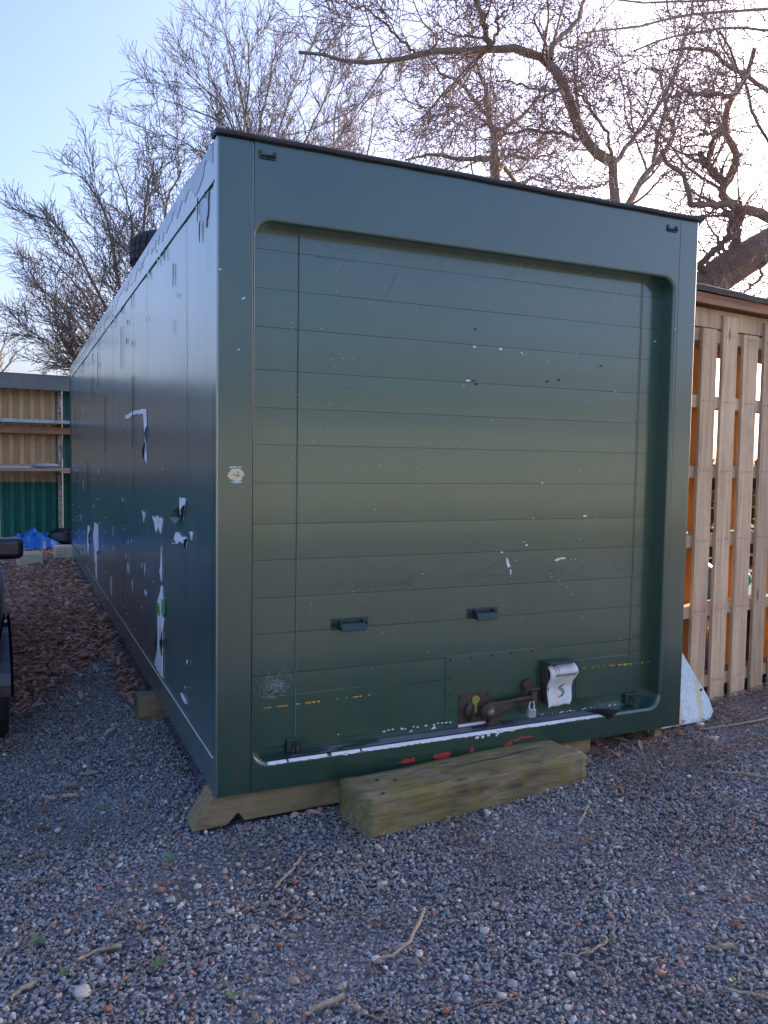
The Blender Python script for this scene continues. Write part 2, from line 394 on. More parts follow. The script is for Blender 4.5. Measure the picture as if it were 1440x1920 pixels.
# worn sill plate lying in the opening and its scuffed front edge
V, F = [], []
nn = 60
for i in range(nn+1):
    x = OX0+.055+(1.94-OX0)*i/nn
    V += [(x, .016, OZ0+.0035), (x, DY-.004, OZ0+.0035)]
F = [(2*i, 2*i+2, 2*i+3, 2*i+1) for i in range(nn)]
mesh_obj('sill_plate', V, F, M_sill, cont)
def scuff(x0, x1, n, lo, hi, z=OZ0, flip=1):
    V, F = [], []
    for i in range(n+1):
        x = x0+(x1-x0)*i/n; t = random.uniform(lo, hi)*(.3+.7*min(1, i/4, (n-i)/4))
        V += [(x, .010, z+.0012), (x, .004, z-.0032), (x, -.0014, z-.0075-t)]
    for i in range(n):
        for j in range(2): F.append((3*i+j, 3*i+j+1, 3*i+j+4, 3*i+j+3))
    return V, F
V, F = [], []
for a, b_, lo, hi in ((.21, .29, 0, .008), (.30, .47, 0, .004), (.49, .62, 0, .010), (.63, 1.10, 0, .006), (1.10, 1.45, .002, .009), (1.45, 1.93, 0, .005)):
    v, f = scuff(a, b_, int((b_-a)/.012), lo, hi); o = len(V); V += v; F += [tuple(i+o for i in q) for q in f]
o = mesh_obj('scuffed_edge', V, F, M_chip, cont); o['kind'] = 'stuff'
patch = []
for _ in range(16):
    cx = random.choice([random.uniform(.2, .62), random.uniform(.2, .85)]); w = random.uniform(.02, .09); cy = random.uniform(.03, .085)
    patch.append([(cx+w*math.cos(a)*random.uniform(.6, 1), min(max(cy+.022*math.sin(a)*random.uniform(.6, 1), .018), DY-.006)) for a in np.linspace(0, 6.28, 9)[:-1]])
V, F = [], []
for i, p in enumerate(patch):
    o = len(V); V += [(q[0], q[1], OZ0+.0055+.0002*i) for q in p]; F.append(tuple(range(o, o+len(p))))
o = mesh_obj('sill_paint_remains', V, F, M_trim, cont); o['kind'] = 'stuff'
V = [(x, y, OZ0+.0115) for x, y in ((1.20, .028), (1.29, .03), (1.29, .06), (1.20, .058), (1.36, .03), (1.44, .03), (1.42, .06), (1.37, .06))]
mesh_obj('latch_slot', V[:4], [(0, 1, 2, 3)], M_dark, cont); mesh_obj('latch_slot', V[4:], [(0, 1, 2, 3)], M_dark, cont)

# shutter slats
SE = [2.46, 2.345, 2.19, 2.035, 1.862, 1.71, 1.559, 1.401, 1.231, 1.081, .923, .772, .598, .243]
tilt = [-.5, .2, -.2, .3, .1, .25, -.35, -.1, .15, .45, -.3, .2, .1, .0]
for i in range(len(SE)-1):
    z1, z0 = SE[i]-.0007, SE[i+1]+.0007; h = z1-z0
    V, F = [], []
    t = math.tan(R(tilt[i]*.5)); nxs = 13
    face = [(-.0005*math.sin(math.pi*q/6), h*q/6) for q in range(7)]
    for q in range(nxs):
        x = OX0-.02+(OX1-OX0+.04)*q/(nxs-1); wv = .0007*math.sin(3.1*x+i*1.9)+.0004*math.sin(7.3*x+i)
        for a, b_ in face: V.append((x, DY+a+wv-(b_-h/2)*t, z0+b_))
    for j in range(nxs-1):
        for k_ in range(6): F.append((j*7+k_, (j+1)*7+k_, (j+1)*7+k_+1, j*7+k_+1))
    for row, yb in ((0, 1), (6, -1)):          # rebated edges
        o0 = len(V)
        for q in range(nxs):
            p = V[q*7+row]; V += [p, (p[0], p[1]+.012, p[2])]
        F += [(o0+2*q, o0+2*q+1, o0+2*q+3, o0+2*q+2) for q in range(nxs-1)]
    mesh_obj('slat', V, F, M_slat, cont, smooth=True)
box('shutter_backing', OX0-.03, OX1+.03, DY+.02, DY+.03, .2, 2.5, M_dark, cont, 0)
# hand grooves joint strip across lower slat
tube('shutter_joint', [(OX0, DY-.0005, .505), (.70, DY-.0005, .503)], .0016, M_trim, cont, 5)
tube('shutter_joint', [(.69, DY-.0005, .49), (1.08, DY-.0005, .497)], .0016, M_trim, cont, 5)
tube('shutter_joint', [(OX0, DY-.0005, .283), (1.12, DY-.0005, .288)], .0016, M_trim, cont, 5)
# lift cables
for x in (.352, 2.165):
    tube('lift_cable', [(x, DY-.006, .275), (x+.001, DY-.006, 1.4), (x, DY-.006, 2.44)], .0016, M_cable, cont, 6)
for x in (.345, 2.165):
    br = box('cable_bracket', x-.035, x+.035, DY-.022, DY-.002, .262, .318, M_trim, cont, .004)
    tube('cable_fray', [(x-.012, DY-.03, .26), (x-.006, DY-.03, .285), (x, DY-.028, .305)], .003, M_rust, br, 6)
    tube('cable_fray', [(x+.012, DY-.03, .26), (x+.007, DY-.03, .285), (x+.002, DY-.028, .305)], .003, M_rust, br, 6)
# plates on the lowest slat
box('access_plate', OX0+.005, .693, DY-.003, DY+.002, .29, .506, M_slat, cont, .0015)
box('access_plate', 1.822, OX1-.02, DY-.004, DY+.002, .322, .522, M_slat, cont, .0015)
lp = box('lock_panel', 1.079, 1.612, DY-.0035, DY+.002, .268, .603, M_slat, cont, .0015)
rv = []
for x, z in [(1.105, .585), (1.215, .588), (1.33, .588), (1.44, .590), (1.555, .592), (1.105, .50), (1.105, .42), (1.105, .345), (1.1, .285)]:
    v, f = lathe([(.007, DY-.003), (.006, DY-.007), (.003, DY-.009), (.0003, DY-.0092)], 8, 'y', (x, 0, z)); o = len(rv)
    rv.append((np.array(v), np.array(f)))
o = np_mesh('rivet_heads', rv, M_trim, lp); o['kind'] = 'stuff'
# pull handles
for x0, x1, zc in ((.530, .667, .793), (1.205, 1.335, .796)):
    h = prism('pull_handle', [(DY-.003, zc+.006), (DY-.036, zc+.006), (DY-.040, zc+.004), (DY-.060, zc-.022), (DY-.056, zc-.025), (DY-.003, zc-.025), (DY-.003, zc-.021), (DY-.052, zc-.021), (DY-.036, zc+.001), (DY-.003, zc+.001)], 'x', x0+.012, x1-.012, M_trim, cont, .0015)
    prism('handle_cheek', [(DY-.003, zc+.018), (DY-.034, zc+.010), (DY-.034, zc+.0005), (DY-.050, zc-.0205), (DY-.003, zc-.0205)], 'x', x0+.0125, x0+.0165, M_trim, h, .001)
    prism('handle_cheek', [(DY-.003, zc+.018), (DY-.034, zc+.010), (DY-.034, zc+.0005), (DY-.050, zc-.0205), (DY-.003, zc-.0205)], 'x', x1-.0165, x1-.0125, M_trim, h, .001)
    box('handle_plate', x0-.018, x1+.018, DY-.0045, DY-.0005, zc-.026, zc+.022, M_trim, h, .001)
    for xx in (x0-.008, x1+.008):
        v, f = lathe([(.007, DY-.0045), (.0065, DY-.009), (.004, DY-.011), (.0003, DY-.011)], 8, 'y', (xx, 0, zc-.002))
        recalc(mesh_obj('bolt', v, f, M_dark, h, smooth=True))
# small brackets on the header
for x0, x1, z in ((.158, .228, 2.684), (2.232, 2.30, 2.673)):
    b_ = prism('header_bracket', [(x0, z-.012), (x0+.008, z-.017), (x1-.008, z-.017), (x1, z-.012), (x1, z+.012), (x1-.007, z+.017), (x1-.014, z+.012), (x1-.014, z-.003), (x0+.014, z-.003), (x0+.014, z+.012), (x0+.007, z+.017), (x0, z+.012)], 'y', -.007, .002, M_trim, cont, .0015)
    tube('bracket_rail', [(x0+.007, -.012, z-.006), (x1-.007, -.012, z-.006)], .004, M_dark, b_, 6)
# side wall
xt = .0
for i in range(15):
    y0 = .045 if i == 0 else .64+.61*(i-1); y1 = min(.64+.61*i, CL-.06)
    if y0 >= y1: break
    nY, nZ = 6, 12; V, F = [], []
    for a in range(nY+1):
        for b_ in range(nZ+1):
            y = y0+.0015+(y1-y0-.003)*a/nY; z = .288+(2.572-.288)*b_/nZ
            bow = .0016*math.sin(math.pi*a/nY)+.0012*math.sin(2.1*z+i*2.3+1.7*a/nY)
            V.append((.004-bow, y, z))
    for a in range(nY):
        for b_ in range(nZ): F.append((a*(nZ+1)+b_, a*(nZ+1)+b_+1, (a+1)*(nZ+1)+b_+1, (a+1)*(nZ+1)+b_))
    mesh_obj('side_panel', V, F, M_side, cont, smooth=True)
box('panel_backing', .012, .03, .04, CL-.02, Z0+.005, ZT-.005, M_dark, cont, 0)
box('top_rail', -.004, .0115, .045, CL-.06, 2.576, ZT, M_side, cont, .003)
box('bottom_rail', -.004, .0115, .045, CL-.06, Z0, .284, M_side, cont, .003)
box('corner_trim', -.006, .0115, .002, .042, Z0, ZT, M_side, cont, .004)
box('corner_trim', -.006, .0115, CL-.056, CL, Z0, ZT, M_trim, cont, .004)
box('right_wall', CW-.03, CW-.001, .092, CL, Z0, ZT-.001, M_trim, cont, .002)
box('back_wall', .03, CW-.03, CL-.03, CL-.001, Z0, ZT-.001, M_trim, cont, .002)
box('floor_pan', .03, CW-.03, .10, CL-.03, Z0+.004, Z0+.05, M_dark, cont, 0)
# felt roof with a sagging front lip
V, F = [], []
nX = 40
for i in range(nX+1):
    x = -.012+(CW+.026)*i/nX
    s = .0018*math.sin(x*2.3)+.0008*math.sin(x*7.1)+.001*math.sin(x*19)
    t = .012*(1 if i == nX else 0)
    for y, z in ((-.002, ZT-.001+s), (-.020, ZT+.001+s), (-.023, ZT+.010+s+t), (-.017, ZT+.019+s*.7+t), (.06, ZT+.024), (.07, ZT+.024), (.07, ZT+.004), (.03, ZT+.002), (-.002, ZT+.002)): V.append((x, y, z))
k = 9
for i in range(nX):
    for j in range(k): F.append((i*k+j, (i+1)*k+j, (i+1)*k+(j+1) % k, i*k+(j+1) % k))
F += [tuple(range(k)), tuple(range(nX*k+k-1, nX*k-1, -1))]
recalc(mesh_obj('roof_lip', V, F, M_roof, cont))
box('roof', .012, CW-.012, .071, CL-.02, ZT+.001, ZT+.022, M_roof, cont, .004)
# torn white patches on the side (film peeled off)
SP = [[(0.795,1.311),(0.642,1.305),(0.673,1.279),(0.714,1.212),(0.775,1.228),(0.811,1.268)], [(0.892,1.134),(0.612,1.129),(0.642,1.078),(0.673,1.099),(0.789,1.096),(0.892,1.078),(0.954,1.098)],
 [(0.563,1.165),(0.482,1.168),(0.493,1.151),(0.513,1.127)], [(1.663,1.166),(1.439,1.172),(1.44,1.11),(1.539,1.082),(1.59,1.132)], [(1.412,1.168),(1.297,1.168),(1.324,1.12),(1.363,1.085),(1.409,1.101)], [(2.102,1.164),(1.942,1.168),(1.954,1.134),(1.989,1.102),(2.033,1.142)],
 [(2.856,1.772),(2.886,1.792),(2.567,1.803),(2.255,1.801),(1.886,1.789),(1.866,1.683),(1.853,1.588),(1.864,1.464),(1.958,1.486),(1.925,1.589),(1.965,1.677),(1.997,1.759),(2.256,1.781),(2.541,1.777)],
 [(1.351,1.018),(1.334,0.944),(1.33,0.889),(1.339,0.827),(1.399,0.875),(1.365,0.926)],
 [(1.357,0.797),(1.313,0.803),(1.284,0.736),(1.244,0.64),(1.304,0.558),(1.312,0.421),(1.299,0.298),(1.432,0.303),(1.583,0.305),(1.492,0.412),(1.475,0.52),(1.478,0.626),(1.484,0.691),(1.39,0.754)],
 [(5.386,0.851),(5.023,0.852),(4.986,0.605),(5.082,0.558),(5.172,0.475),(5.399,0.448),(5.425,0.574),(5.536,0.704)], [(6.221,0.751),(5.98,0.756),(5.895,0.731),(6.03,0.568),(6.145,0.423),(6.281,0.484),(6.3,0.595)],
 [(5.317,0.452),(5.173,0.464),(5.185,0.3),(5.297,0.321)], [(3.909,0.51),(3.856,0.507),(3.852,0.347),(3.944,0.391)], [(2.802,0.757),(2.764,0.739),(2.766,0.678),(2.816,0.695)], [(1.961,0.689),(1.878,0.676),(1.909,0.655),(1.962,0.659)],
 [(0.783,0.36),(0.749,0.363),(0.646,0.353),(0.629,0.347),(0.695,0.339)]]
for p in SP: chip_poly('peeled_patch', [jag(p, 4, .10)], M_white, cont, 'side', -.0005)
for p in [[(1.495,0.691),(1.427,0.695),(1.385,0.678),(1.386,0.626),(1.485,0.631)], [(1.319,0.734),(1.247,0.74),(1.212,0.679),(1.251,0.639),(1.329,0.652)]]:
    tag(chip_poly('peeled_patch', [jag(p, 3, .06)], M_green, cont, 'side', -.0022), 'bright green torn patch')
for p in [[(0.816,1.264),(0.802,1.244),(0.775,1.21),(0.779,1.184),(0.844,1.187),(0.906,1.211)]]:
    V = [(-.003-.028*(i % 2), q[0], q[1]) for i, q in enumerate(p)]
    recalc(mesh_obj('peeling_flap', V, [(0, 1, 2), (0, 2, 5), (2, 3, 5), (3, 4, 5)], M_dark, cont))
for p in [[(0.953,1.099),(0.873,1.085),(0.803,1.084),(0.888,1.078)]]:
    V = [(-.003-.02*(i % 2), q[0], q[1]) for i, q in enumerate(p)]
    mesh_obj('peeling_flap', V, [(0, 1, 2, 3)], M_white, cont)
for p, e in ((SP[3], 0), (SP[5], 0), (SP[1], 1), (SP[6], 5), (SP[6], 8), (SP[8], 4), (SP[8], 9), (SP[9], 2), (SP[10], 2), (SP[0], 2)):
    a_, b_ = p[e], p[(e+1) % len(p)]; k_ = 6; V = []
    for i in range(k_+1):
        t = i/k_; y_, z_ = a_[0]+(b_[0]-a_[0])*t, a_[1]+(b_[1]-a_[1])*t; w = .016*math.sin(math.pi*t)*random.uniform(.6, 1.2)
        V += [(-.001, y_, z_), (-.004-w*.6, y_+.3*w, z_+.2*w), (-.006-w*.5, y_+w, z_+.4*w)]
    mesh_obj('film_curl', V, [(3*i+j, 3*i+j+1, 3*i+j+4, 3*i+j+3) for i in range(k_) for j in (0, 1)], M_dark, cont, smooth=True)
# pale film left on the top panel and along the top rail
SL = [[(0.44,2.583),(0.176,2.57),(0.19,2.492),(0.22,2.436),(0.319,2.511)]]
M_pale = simple('pale_film', (.16, .20, .26), (.24, .28, .34), 12, .22, bs=.05, kind='World')
for p in SL: chip_poly('peeled_patch', [jag(p, 4, .12)], M_pale, cont, 'side', .0005)
pts = []
y = .08; top = []; low = []
while y < CL-.1:
    top.append((y, ZT-.004)); low.append((y, ZT-.03-random.uniform(.01, .085)*random.choice([.3, 1, 1]))); y += random.uniform(.015, .10)
chip_poly('peeled_patch', [top+low[::-1]], M_pale, cont, 'side', -.0045)
dk, wt = [], []
for i in range(40):
    y = .15+8.4*random.random()**1.3; z = random.choice([2.575, random.uniform(2.55, 2.72), random.uniform(2.3, 2.72), random.uniform(1.9, 2.6)]); h = random.uniform(.01, .12)*random.random()**.6+.01; w = random.uniform(.002, .010)
    (dk if random.random() < .5 else wt).append([(y-w, z), (y+w*.6, z+.005), (y+w, z-h*.35), (y+w*.2, z-h), (y-w*.7, z-h*.5)])
for i in range(60):
    y = random.choice([random.uniform(.3, 8.5), .62+.61*random.randint(0, 13)+random.uniform(-.06, .06)]); z = .35+1.15*random.random()**1.4; h = random.uniform(.008, .11)*random.random(); w = random.uniform(.002, .009)
    wt.append([(y-w, z), (y+w*.7, z+.003), (y+w, z-h*.4), (y+w*.2, z-h), (y-w*.8, z-h*.5)])
for i in range(10):
    y = .64+.61*random.randint(2, 12)+.004; z = random.uniform(1.2, 2.5); h = random.uniform(.1, .5)
    dk.append([(y-.006, z), (y+.006, z-.02), (y+.004, z-h), (y-.004, z-h*.9)])
chip_poly('film_tears', dk, M_dark, cont, 'side', -.0052, 'stuff')
chip_poly('paint_flecks', wt, M_chip, cont, 'side', -.0056, 'stuff')
seam = [(y, .2865) for y in np.linspace(.06, 6.5, 90)]
V, F = [], []
for i, (y, z) in enumerate(seam):
    w = .0016+.0022*random.random()**2
    V += [(-.0062, y, z-w), (-.0062, y, z+w)]
F = [(2*i, 2*i+1, 2*i+3, 2*i+2) for i in range(len(seam)-1)]
o = mesh_obj('seam_wear', V, F, M_chip, cont)
def outline(name, pts, r, mat, parent, where, d, closed=False):
    P_ = [(q[0], d, q[1]) if where == 'front' else (d, q[0], q[1]) for q in pts]
    if closed: P_.append(P_[0])
    return tube(name, P_, r, mat, parent, 4)
c0 = [(1.369,0.524),(1.414,0.554),(1.325,0.494)]
yc, zc = c0[0]
outline('printed_digit', [(yc+.020*math.cos(a), zc+.048*math.sin(a)) for a in np.linspace(-1.9, 3.6, 16)], .0016, M_inkline, cont, 'side', -.002)
outline('printed_digit', [(yc+.018*math.cos(a), zc-.058+.02*math.sin(a)) for a in np.linspace(-3.0, .2, 9)], .0016, M_inkline, cont, 'side', -.002)
# chips on the shutter and front
FC = [(1.195,2.025),(1.336,2.025),(1.448,2.016),(1.457,2.009),(1.601,1.986),(1.475,2.013),(1.163,1.871),(1.143,1.848),(2.015,1.864),(2.002,1.866),(2.061,1.829),(1.586,1.406),(1.595,1.406),(1.506,1.106),(1.494,1.122),(1.368,1.077),(1.751,1.019),(1.773,1.029),(1.796,1.028),(1.658,0.949),(1.651,0.965),(1.7,0.926),(1.913,1.234),(1.542,1.236),(1.444,1.036),(1.426,0.934),(1.46,0.932),(0.349,1.769),(0.321,1.8),(0.323,2.063),(0.323,2.039),(0.496,1.921),(0.532,1.946),(0.549,1.929),(0.456,2.047),(0.598,1.93),(0.672,2.176),(0.519,2.208),(0.401,2.174),(0.706,0.582),(0.95,0.993),(0.612,0.931),(0.617,0.921),(1.634,1.753),(2.152,1.787),(2.154,1.734),(1.298,1.696),(1.822,1.129),(0.496,1.737),(0.571,1.791),(0.729,0.753),(0.755,0.739),(0.985,0.631),(1.752,0.892)]
ch = []
for i, (x, z) in enumerate(FC):
    s = [.014, .013, .007, .006, .005, .004, .013, .005, .007, .004, .004, .009, .005, .011, .005, .010][i] if i < 16 else random.uniform(.0022, .0042)
    ch.append([(x+s*1.1*math.cos(a)*random.uniform(.4, 1), z+s*.6*math.sin(a)*random.uniform(.4, 1)) for a in np.linspace(0, 6.28, 8)[:-1]])
for _ in range(40):
    x, z, s = random.uniform(.25, 2.2), random.uniform(.4, 2.2), random.uniform(.001, .0022)
    ch.append([(x-s, z), (x, z-s), (x+s, z), (x, z+s)])
ch.append([(1.393,1.053),(1.402,1.045),(1.418,1.009),(1.403,1.002),(1.394,1.025)])
ch.append([(1.416,0.996),(1.425,0.988),(1.422,0.965),(1.416,0.973)])
ch.append([(1.671,1.028),(1.689,1.038),(1.731,1.041),(1.741,1.033),(1.709,1.032),(1.684,1.022)])
ch.append([(1.837,1.245),(1.86,1.248),(1.857,1.24),(1.837,1.237)])
for x in np.arange(.75, 1.12, .021):
    if random.random() < .75: z = .291+random.uniform(-.003, .003); w = random.uniform(.004, .011); ch.append([(x-w, z), (x, z-.003), (x+w, z+.001), (x, z+.004)])
for x, z, s in ((1.02, .275, .013), (.905, .274, .008), (.86, .29, .007), (.55, .305, .005)): ch.append([(x-s, z-s*.4), (x+s, z-s*.3), (x+s*.5, z+s*.8), (x-s*.2, z+s*.2)])
for i in range(22):
    x = random.uniform(1.6, 2.1); z = .266+random.uniform(-.003, .003); w = random.uniform(.002, .009); ch.append([(x-w, z), (x, z-.002), (x+w, z), (x, z+.003)])
chip_poly('paint_chips', ch, M_chip, cont, 'front', DY-.0035, 'stuff')
bc = [(1.196,1.872),(1.199,2.107),(1.92,1.985),(1.604,1.89),(1.669,1.901),(1.208,1.856)]
db = [[(x+.009*math.cos(a)*random.uniform(.3, 1), z+.007*math.sin(a)*random.uniform(.3, 1)) for a in np.linspace(0, 6.28, 8)[:-1]] for x, z in bc]
chip_poly('dark_chips', db, M_dark, cont, 'front', DY-.0035, 'stuff')
fc2 = []
for x in (1.20, 1.21, 1.235, 1.262, 1.27, 1.31, 1.316): s = random.uniform(.004, .010); z = .232+random.uniform(-.002, .004); fc2.append([(x-s, z), (x-s*.3, z-.008*random.random()-.003), (x+s, z-.002), (x+s*.8, z+.006), (x-s*.6, z+.007)])
for x, z in [(0.102,2.126),(0.08,1.925),(0.007,2.225),(0.096,2.122),(2.18,2.113),(2.309,2.183)]: fc2.append([(x-.006, z), (x, z-.003), (x+.006, z), (x, z+.003)])
chip_poly('frame_chips', fc2, M_chip, cont, 'front', .0, 'stuff')
yl = []
for (px0, z0), (px1, z1), big in (([(0.208,0.46)][0], [(0.7,0.465)][0], .46), ([(1.866,0.477)][0], [(2.31,0.47)][0], .6)):
    for t in np.arange(0, 1, .022):
        if random.random() < .62:
            s = random.uniform(.002, .005)*(2.0 if abs(t-big) < .12 else 1); x = px0+(px1-px0)*t; z = z0+(z1-z0)*t
            yl.append([(x-s*1.6, z), (x, z-s*random.uniform(.4, 1.5)), (x+s*1.6, z), (x, z+s*.5)])
x, z = [(0.413,0.461)][0]
yl.append([(x-.008, z+.005), (x+.009, z+.005), (x+.004, z-.007), (x-.002, z-.005)])
chip_poly('yellow_flecks', yl, M_yellow, cont, 'front', DY-.0050, 'stuff')
for p in ([(0.791,0.174),(0.851,0.182),(0.885,0.184),(0.883,0.165),(0.832,0.165)], [(0.976,0.176),(1.02,0.185),(1.067,0.184),(1.061,0.165),(0.985,0.163)], [(1.178,0.198),(1.19,0.169),(1.165,0.168)], [(1.346,0.173),(1.381,0.189),(1.396,0.195),(1.394,0.175),(1.355,0.167)], [(1.402,0.199),(1.471,0.201),(1.517,0.2),(1.471,0.195),(1.405,0.191)]):
    tag(chip_poly('red_patch', [jag(p, 3, .1)], M_red, cont, 'front', .0), 'bare red undercoat patch')
# worn oval where a badge was
(ox, oz), = [(0.072,1.435)]
ov = tag(chip_poly('scraped_spot', [[(ox+.033*math.cos(a)*random.uniform(.8, 1.1), oz+.026*math.sin(a)*random.uniform(.8, 1.1)) for a in np.linspace(0, 6.28, 26)[:-1]]], M_cream, cont, 'front', .0), 'cream scraped spot with pale blue edges')
bl = [[(ox-.025, oz-.027), (ox, oz-.034), (ox+.022, oz-.030), (ox+.025, oz-.024), (ox+.004, oz-.026), (ox-.012, oz-.023)]]
for dx in (-.02, -.004, .014): bl.append([(ox+dx-.008, oz+.026), (ox+dx+.006, oz+.027), (ox+dx+.008, oz+.034), (ox+dx-.006, oz+.033)])
for q in bl: chip_poly('blue_paint_rim', [q], M_sky, ov, 'front', -.0006)
chip_poly('bare_centre', [[(ox-.004+dx, oz+.004+dz), (ox+.008+dx, oz-.004+dz), (ox+.012+dx, oz-.008+dz), (ox+.002+dx, oz-.004+dz)] for dx, dz in ((0, 0), (.006, .001), (-.012, .003), (.004, .012))], M_rust, ov, 'front', -.0006)
# cobweb bloom
(wx, wz), = [(0.258,0.551)]
parts = []
B = 150; a = rng.uniform(0, 6.28, B); rad = np.abs(rng.normal(0, .035, B))+.008; a2 = a+rng.normal(0, .7, B); rad2 = np.abs(rad+rng.normal(0, .02, B))
P0 = np.stack([wx+rad*np.cos(a), np.full(B, DY-.006), wz+rad*np.sin(a)*.9], 1); P1 = np.stack([wx+rad2*np.cos(a2), np.full(B, DY-.004), wz+rad2*np.sin(a2)*.9], 1)
parts.append(tubes(np.stack([P0, (P0+P1)/2+rng.normal(0, .003, P0.shape), P1], 1), np.full((B, 3), .00035), 3))
B = 130; xx = rng.uniform(.2, 2.25, B); zz = 2.43-np.abs(rng.normal(0, .05, B))-.03
P0 = np.stack([xx, np.full(B, DY-.004), zz], 1); P1 = P0+np.stack([rng.normal(0, .02, B), rng.uniform(-.01, 0, B), rng.normal(0, .03, B)], 1)
parts.append(tubes(np.stack([P0, (P0+P1)/2+rng.normal(0, .004, P0.shape), P1], 1), np.full((B, 3), .0003), 3))
o = np_mesh('cobweb', parts, M_web, cont); o['kind'] = 'stuff'
# ghost lettering under the paint
def place_text(o, x, y, z, ry=0): o.location = (x, y, z); o.rotation_euler = (R(90), ry, 0)
(tx, tz), = [(0.449,0.939)]
gl = o = text_mesh('ghost_lettering', 'www. andis.co.uk', .062, M_slat, cont, .0011); place_text(o, tx, DY-.0009, tz+.002)
o.scale = (1.05, 1, 1); gl['kind'] = 'stuff'
M_scr = simple('scratch', (.06, .085, .07), (.09, .11, .1), 40, .5, bs=0)
L1 = [[(1.106,0.962),(1.11,1.011),(1.129,1.06),(1.17,1.103),(1.227,1.126),(1.279,1.125),(1.329,1.106),(1.365,1.074)], [(1.119,0.966),(1.395,0.969)], [(1.245,0.986),(1.303,1.003),(1.352,1.029)], [(1.16,1.146),(1.372,1.15)], [(1.097,1.196),(1.154,1.171),(1.211,1.159)], [(1.508,1.142),(1.539,1.126),(1.577,1.114)], [(1.668,1.001),(1.666,0.981),(1.686,0.964),(1.717,0.965),(1.733,0.988)], [(2.115,1.028),(2.073,1.04),(2.047,1.014),(2.059,0.97),(2.101,0.957),(2.124,0.984),(2.089,0.988)], [(2.099,0.592),(2.186,0.611),(2.263,0.636)], [(2.115,0.619),(2.203,0.615),(2.34,0.613)], [(0.42,2.34),(0.593,2.338)], [(0.793,2.32),(0.781,2.273),(0.749,2.201)]]
V = [tubes(np.array([[(q[0], DY-.0025, q[1]) for q in l]]), np.full((1, len(l)), .0004), 4) for l in L1]
o = np_mesh('scratches', V, M_scr, cont); o['kind'] = 'stuff'

# lock gear
pl = box('lock_plate', 1.149, 1.318, DY-.009, DY-.003, .276, .418, M_rust, cont, .002)
tag(box('packing_strip', 1.149, 1.30, DY-.008, DY-.0035, .262, .2755, M_chip, pl, .001), 'white strip under the lock plate')
v, f = lathe([(.0005, -.008), (.02, -.008), (.014, -.004), (.009, .002), (.012, .012), (.006, .018), (.0005, .018)], 8, 'y', (1.195, DY-.016, .335))
recalc(mesh_obj('turn_catch', [(p[0], p[1], .335+(p[2]-.335)*2.3) for p in v], f, M_rust, pl, smooth=True))
chip_poly('lichen_smear', [jag([(1.222, .398), (1.236, .406), (1.250, .402), (1.262, .390), (1.256, .378), (1.247, .366), (1.245, .350), (1.247, .330), (1.240, .318), (1.234, .322), (1.235, .345), (1.230, .362), (1.220, .375)], 3, .12)], M_lime, pl, 'front', DY-.0094)
for x, z in ((1.16, .407), (1.305, .408), (1.162, .287), (1.306, .288)):
    v, f = lathe([(.006, -.006), (.004, -.010), (.0003, -.010)], 8, 'y', (x, DY-.004, z)); recalc(mesh_obj('bolt', v, f, M_rust, pl))
lever = prism('lock_lever', [(1.255, .315), (1.268, .298), (1.292, .295), (1.315, .305), (1.37, .325), (1.44, .345), (1.53, .352), (1.53, .388), (1.44, .382), (1.35, .375), (1.29, .378), (1.265, .368), (1.253, .345)], 'y', DY-.055, DY-.038, M_rust, cont, .006)
v, f = lathe([(.034, -.038+.0005), (.036, -.05), (.034, -.0585), (.026, -.060), (.026, -.070), (.021, -.074), (.0005, -.075)], 20, 'y', (1.283, DY, .337))
recalc(mesh_obj('pivot_boss', v, f, M_rust, lever, smooth=True))
v, f = lathe([(.017, -.0745), (.016, -.080), (.012, -.083), (.0005, -.084)], 16, 'y', (1.283, DY, .337)); recalc(mesh_obj('pivot_bolt', v, f, M_brass, lever, smooth=True))
o = text_mesh('cast_lettering', 'BULLDOG', .020, M_dark, lever, .0006); place_text(o, 1.42, DY-.0565, .355, R(-4))
prism('hook_foot', [(1.283, .315), (1.345, .33), (1.36, .31), (1.352, .275), (1.36, .2595), (1.27, .2595), (1.30, .275), (1.31, .30)], 'y', DY-.037, DY-.018, M_rust, lever, .005)
st = prism('hasp_staple', [(1.497, .372), (1.515, .36), (1.545, .37), (1.55, .405), (1.557, .43), (1.54, .455), (1.505, .452), (1.495, .43), (1.505, .40)], 'y', DY-.03, DY-.003, M_rust, cont, .004)
box('staple_tongue', 1.5, 1.585, DY-.044, DY-.031, .405, .418, M_rust, st, .003)
box('staple_loop', 1.522, 1.550, DY-.062, DY-.031, .352, .405, M_rust, st, .004)
# plastic flap over the lock
fl = tag(empty('lock_cover_flap'), 'dirty white plastic lock cover flap'); fl.parent = cont
def flap():
    V, F = [], []; nu, nv = 10, 22
    for j in range(nv+1):
        t = j/nv; z = .535-.215*t
        xl = 1.605+(.012 if t < .15 else .012-.02*max(0, t-.6)); xr = 1.775-(.035*max(0, (t-.55)/.45)**1.1)
        y = DY-.012-.055*math.sin(min(1, t*4)*math.pi/2) if t < .25 else DY-.067+.022*(t-.25)/.75
        y += .016*math.sin((t-.35)*7)*(t > .35)
        for i in range(nu+1):
            s = i/nu; x = xl+(xr-xl)*s+.006*math.sin(t*9)*(s)
            V.append((x, y+.012*(s-.5)**2*4*(-1)+.004*math.sin(s*6+t*4)+.012*s*(t > .3)*t, z+.004*math.sin(s*9)*(t > .95)))
    for j in range(nv):
        for i in range(nu): F.append((j*(nu+1)+i, j*(nu+1)+i+1, (j+1)*(nu+1)+i+1, (j+1)*(nu+1)+i))
    o = mesh_obj('flap_sheet', V, F, M_flap, fl, smooth=True)
    s = o.modifiers.new('thick', 'SOLIDIFY'); s.thickness = .003; s.offset = 1
    return V, nu, nv
FV, fnu, fnv = flap()
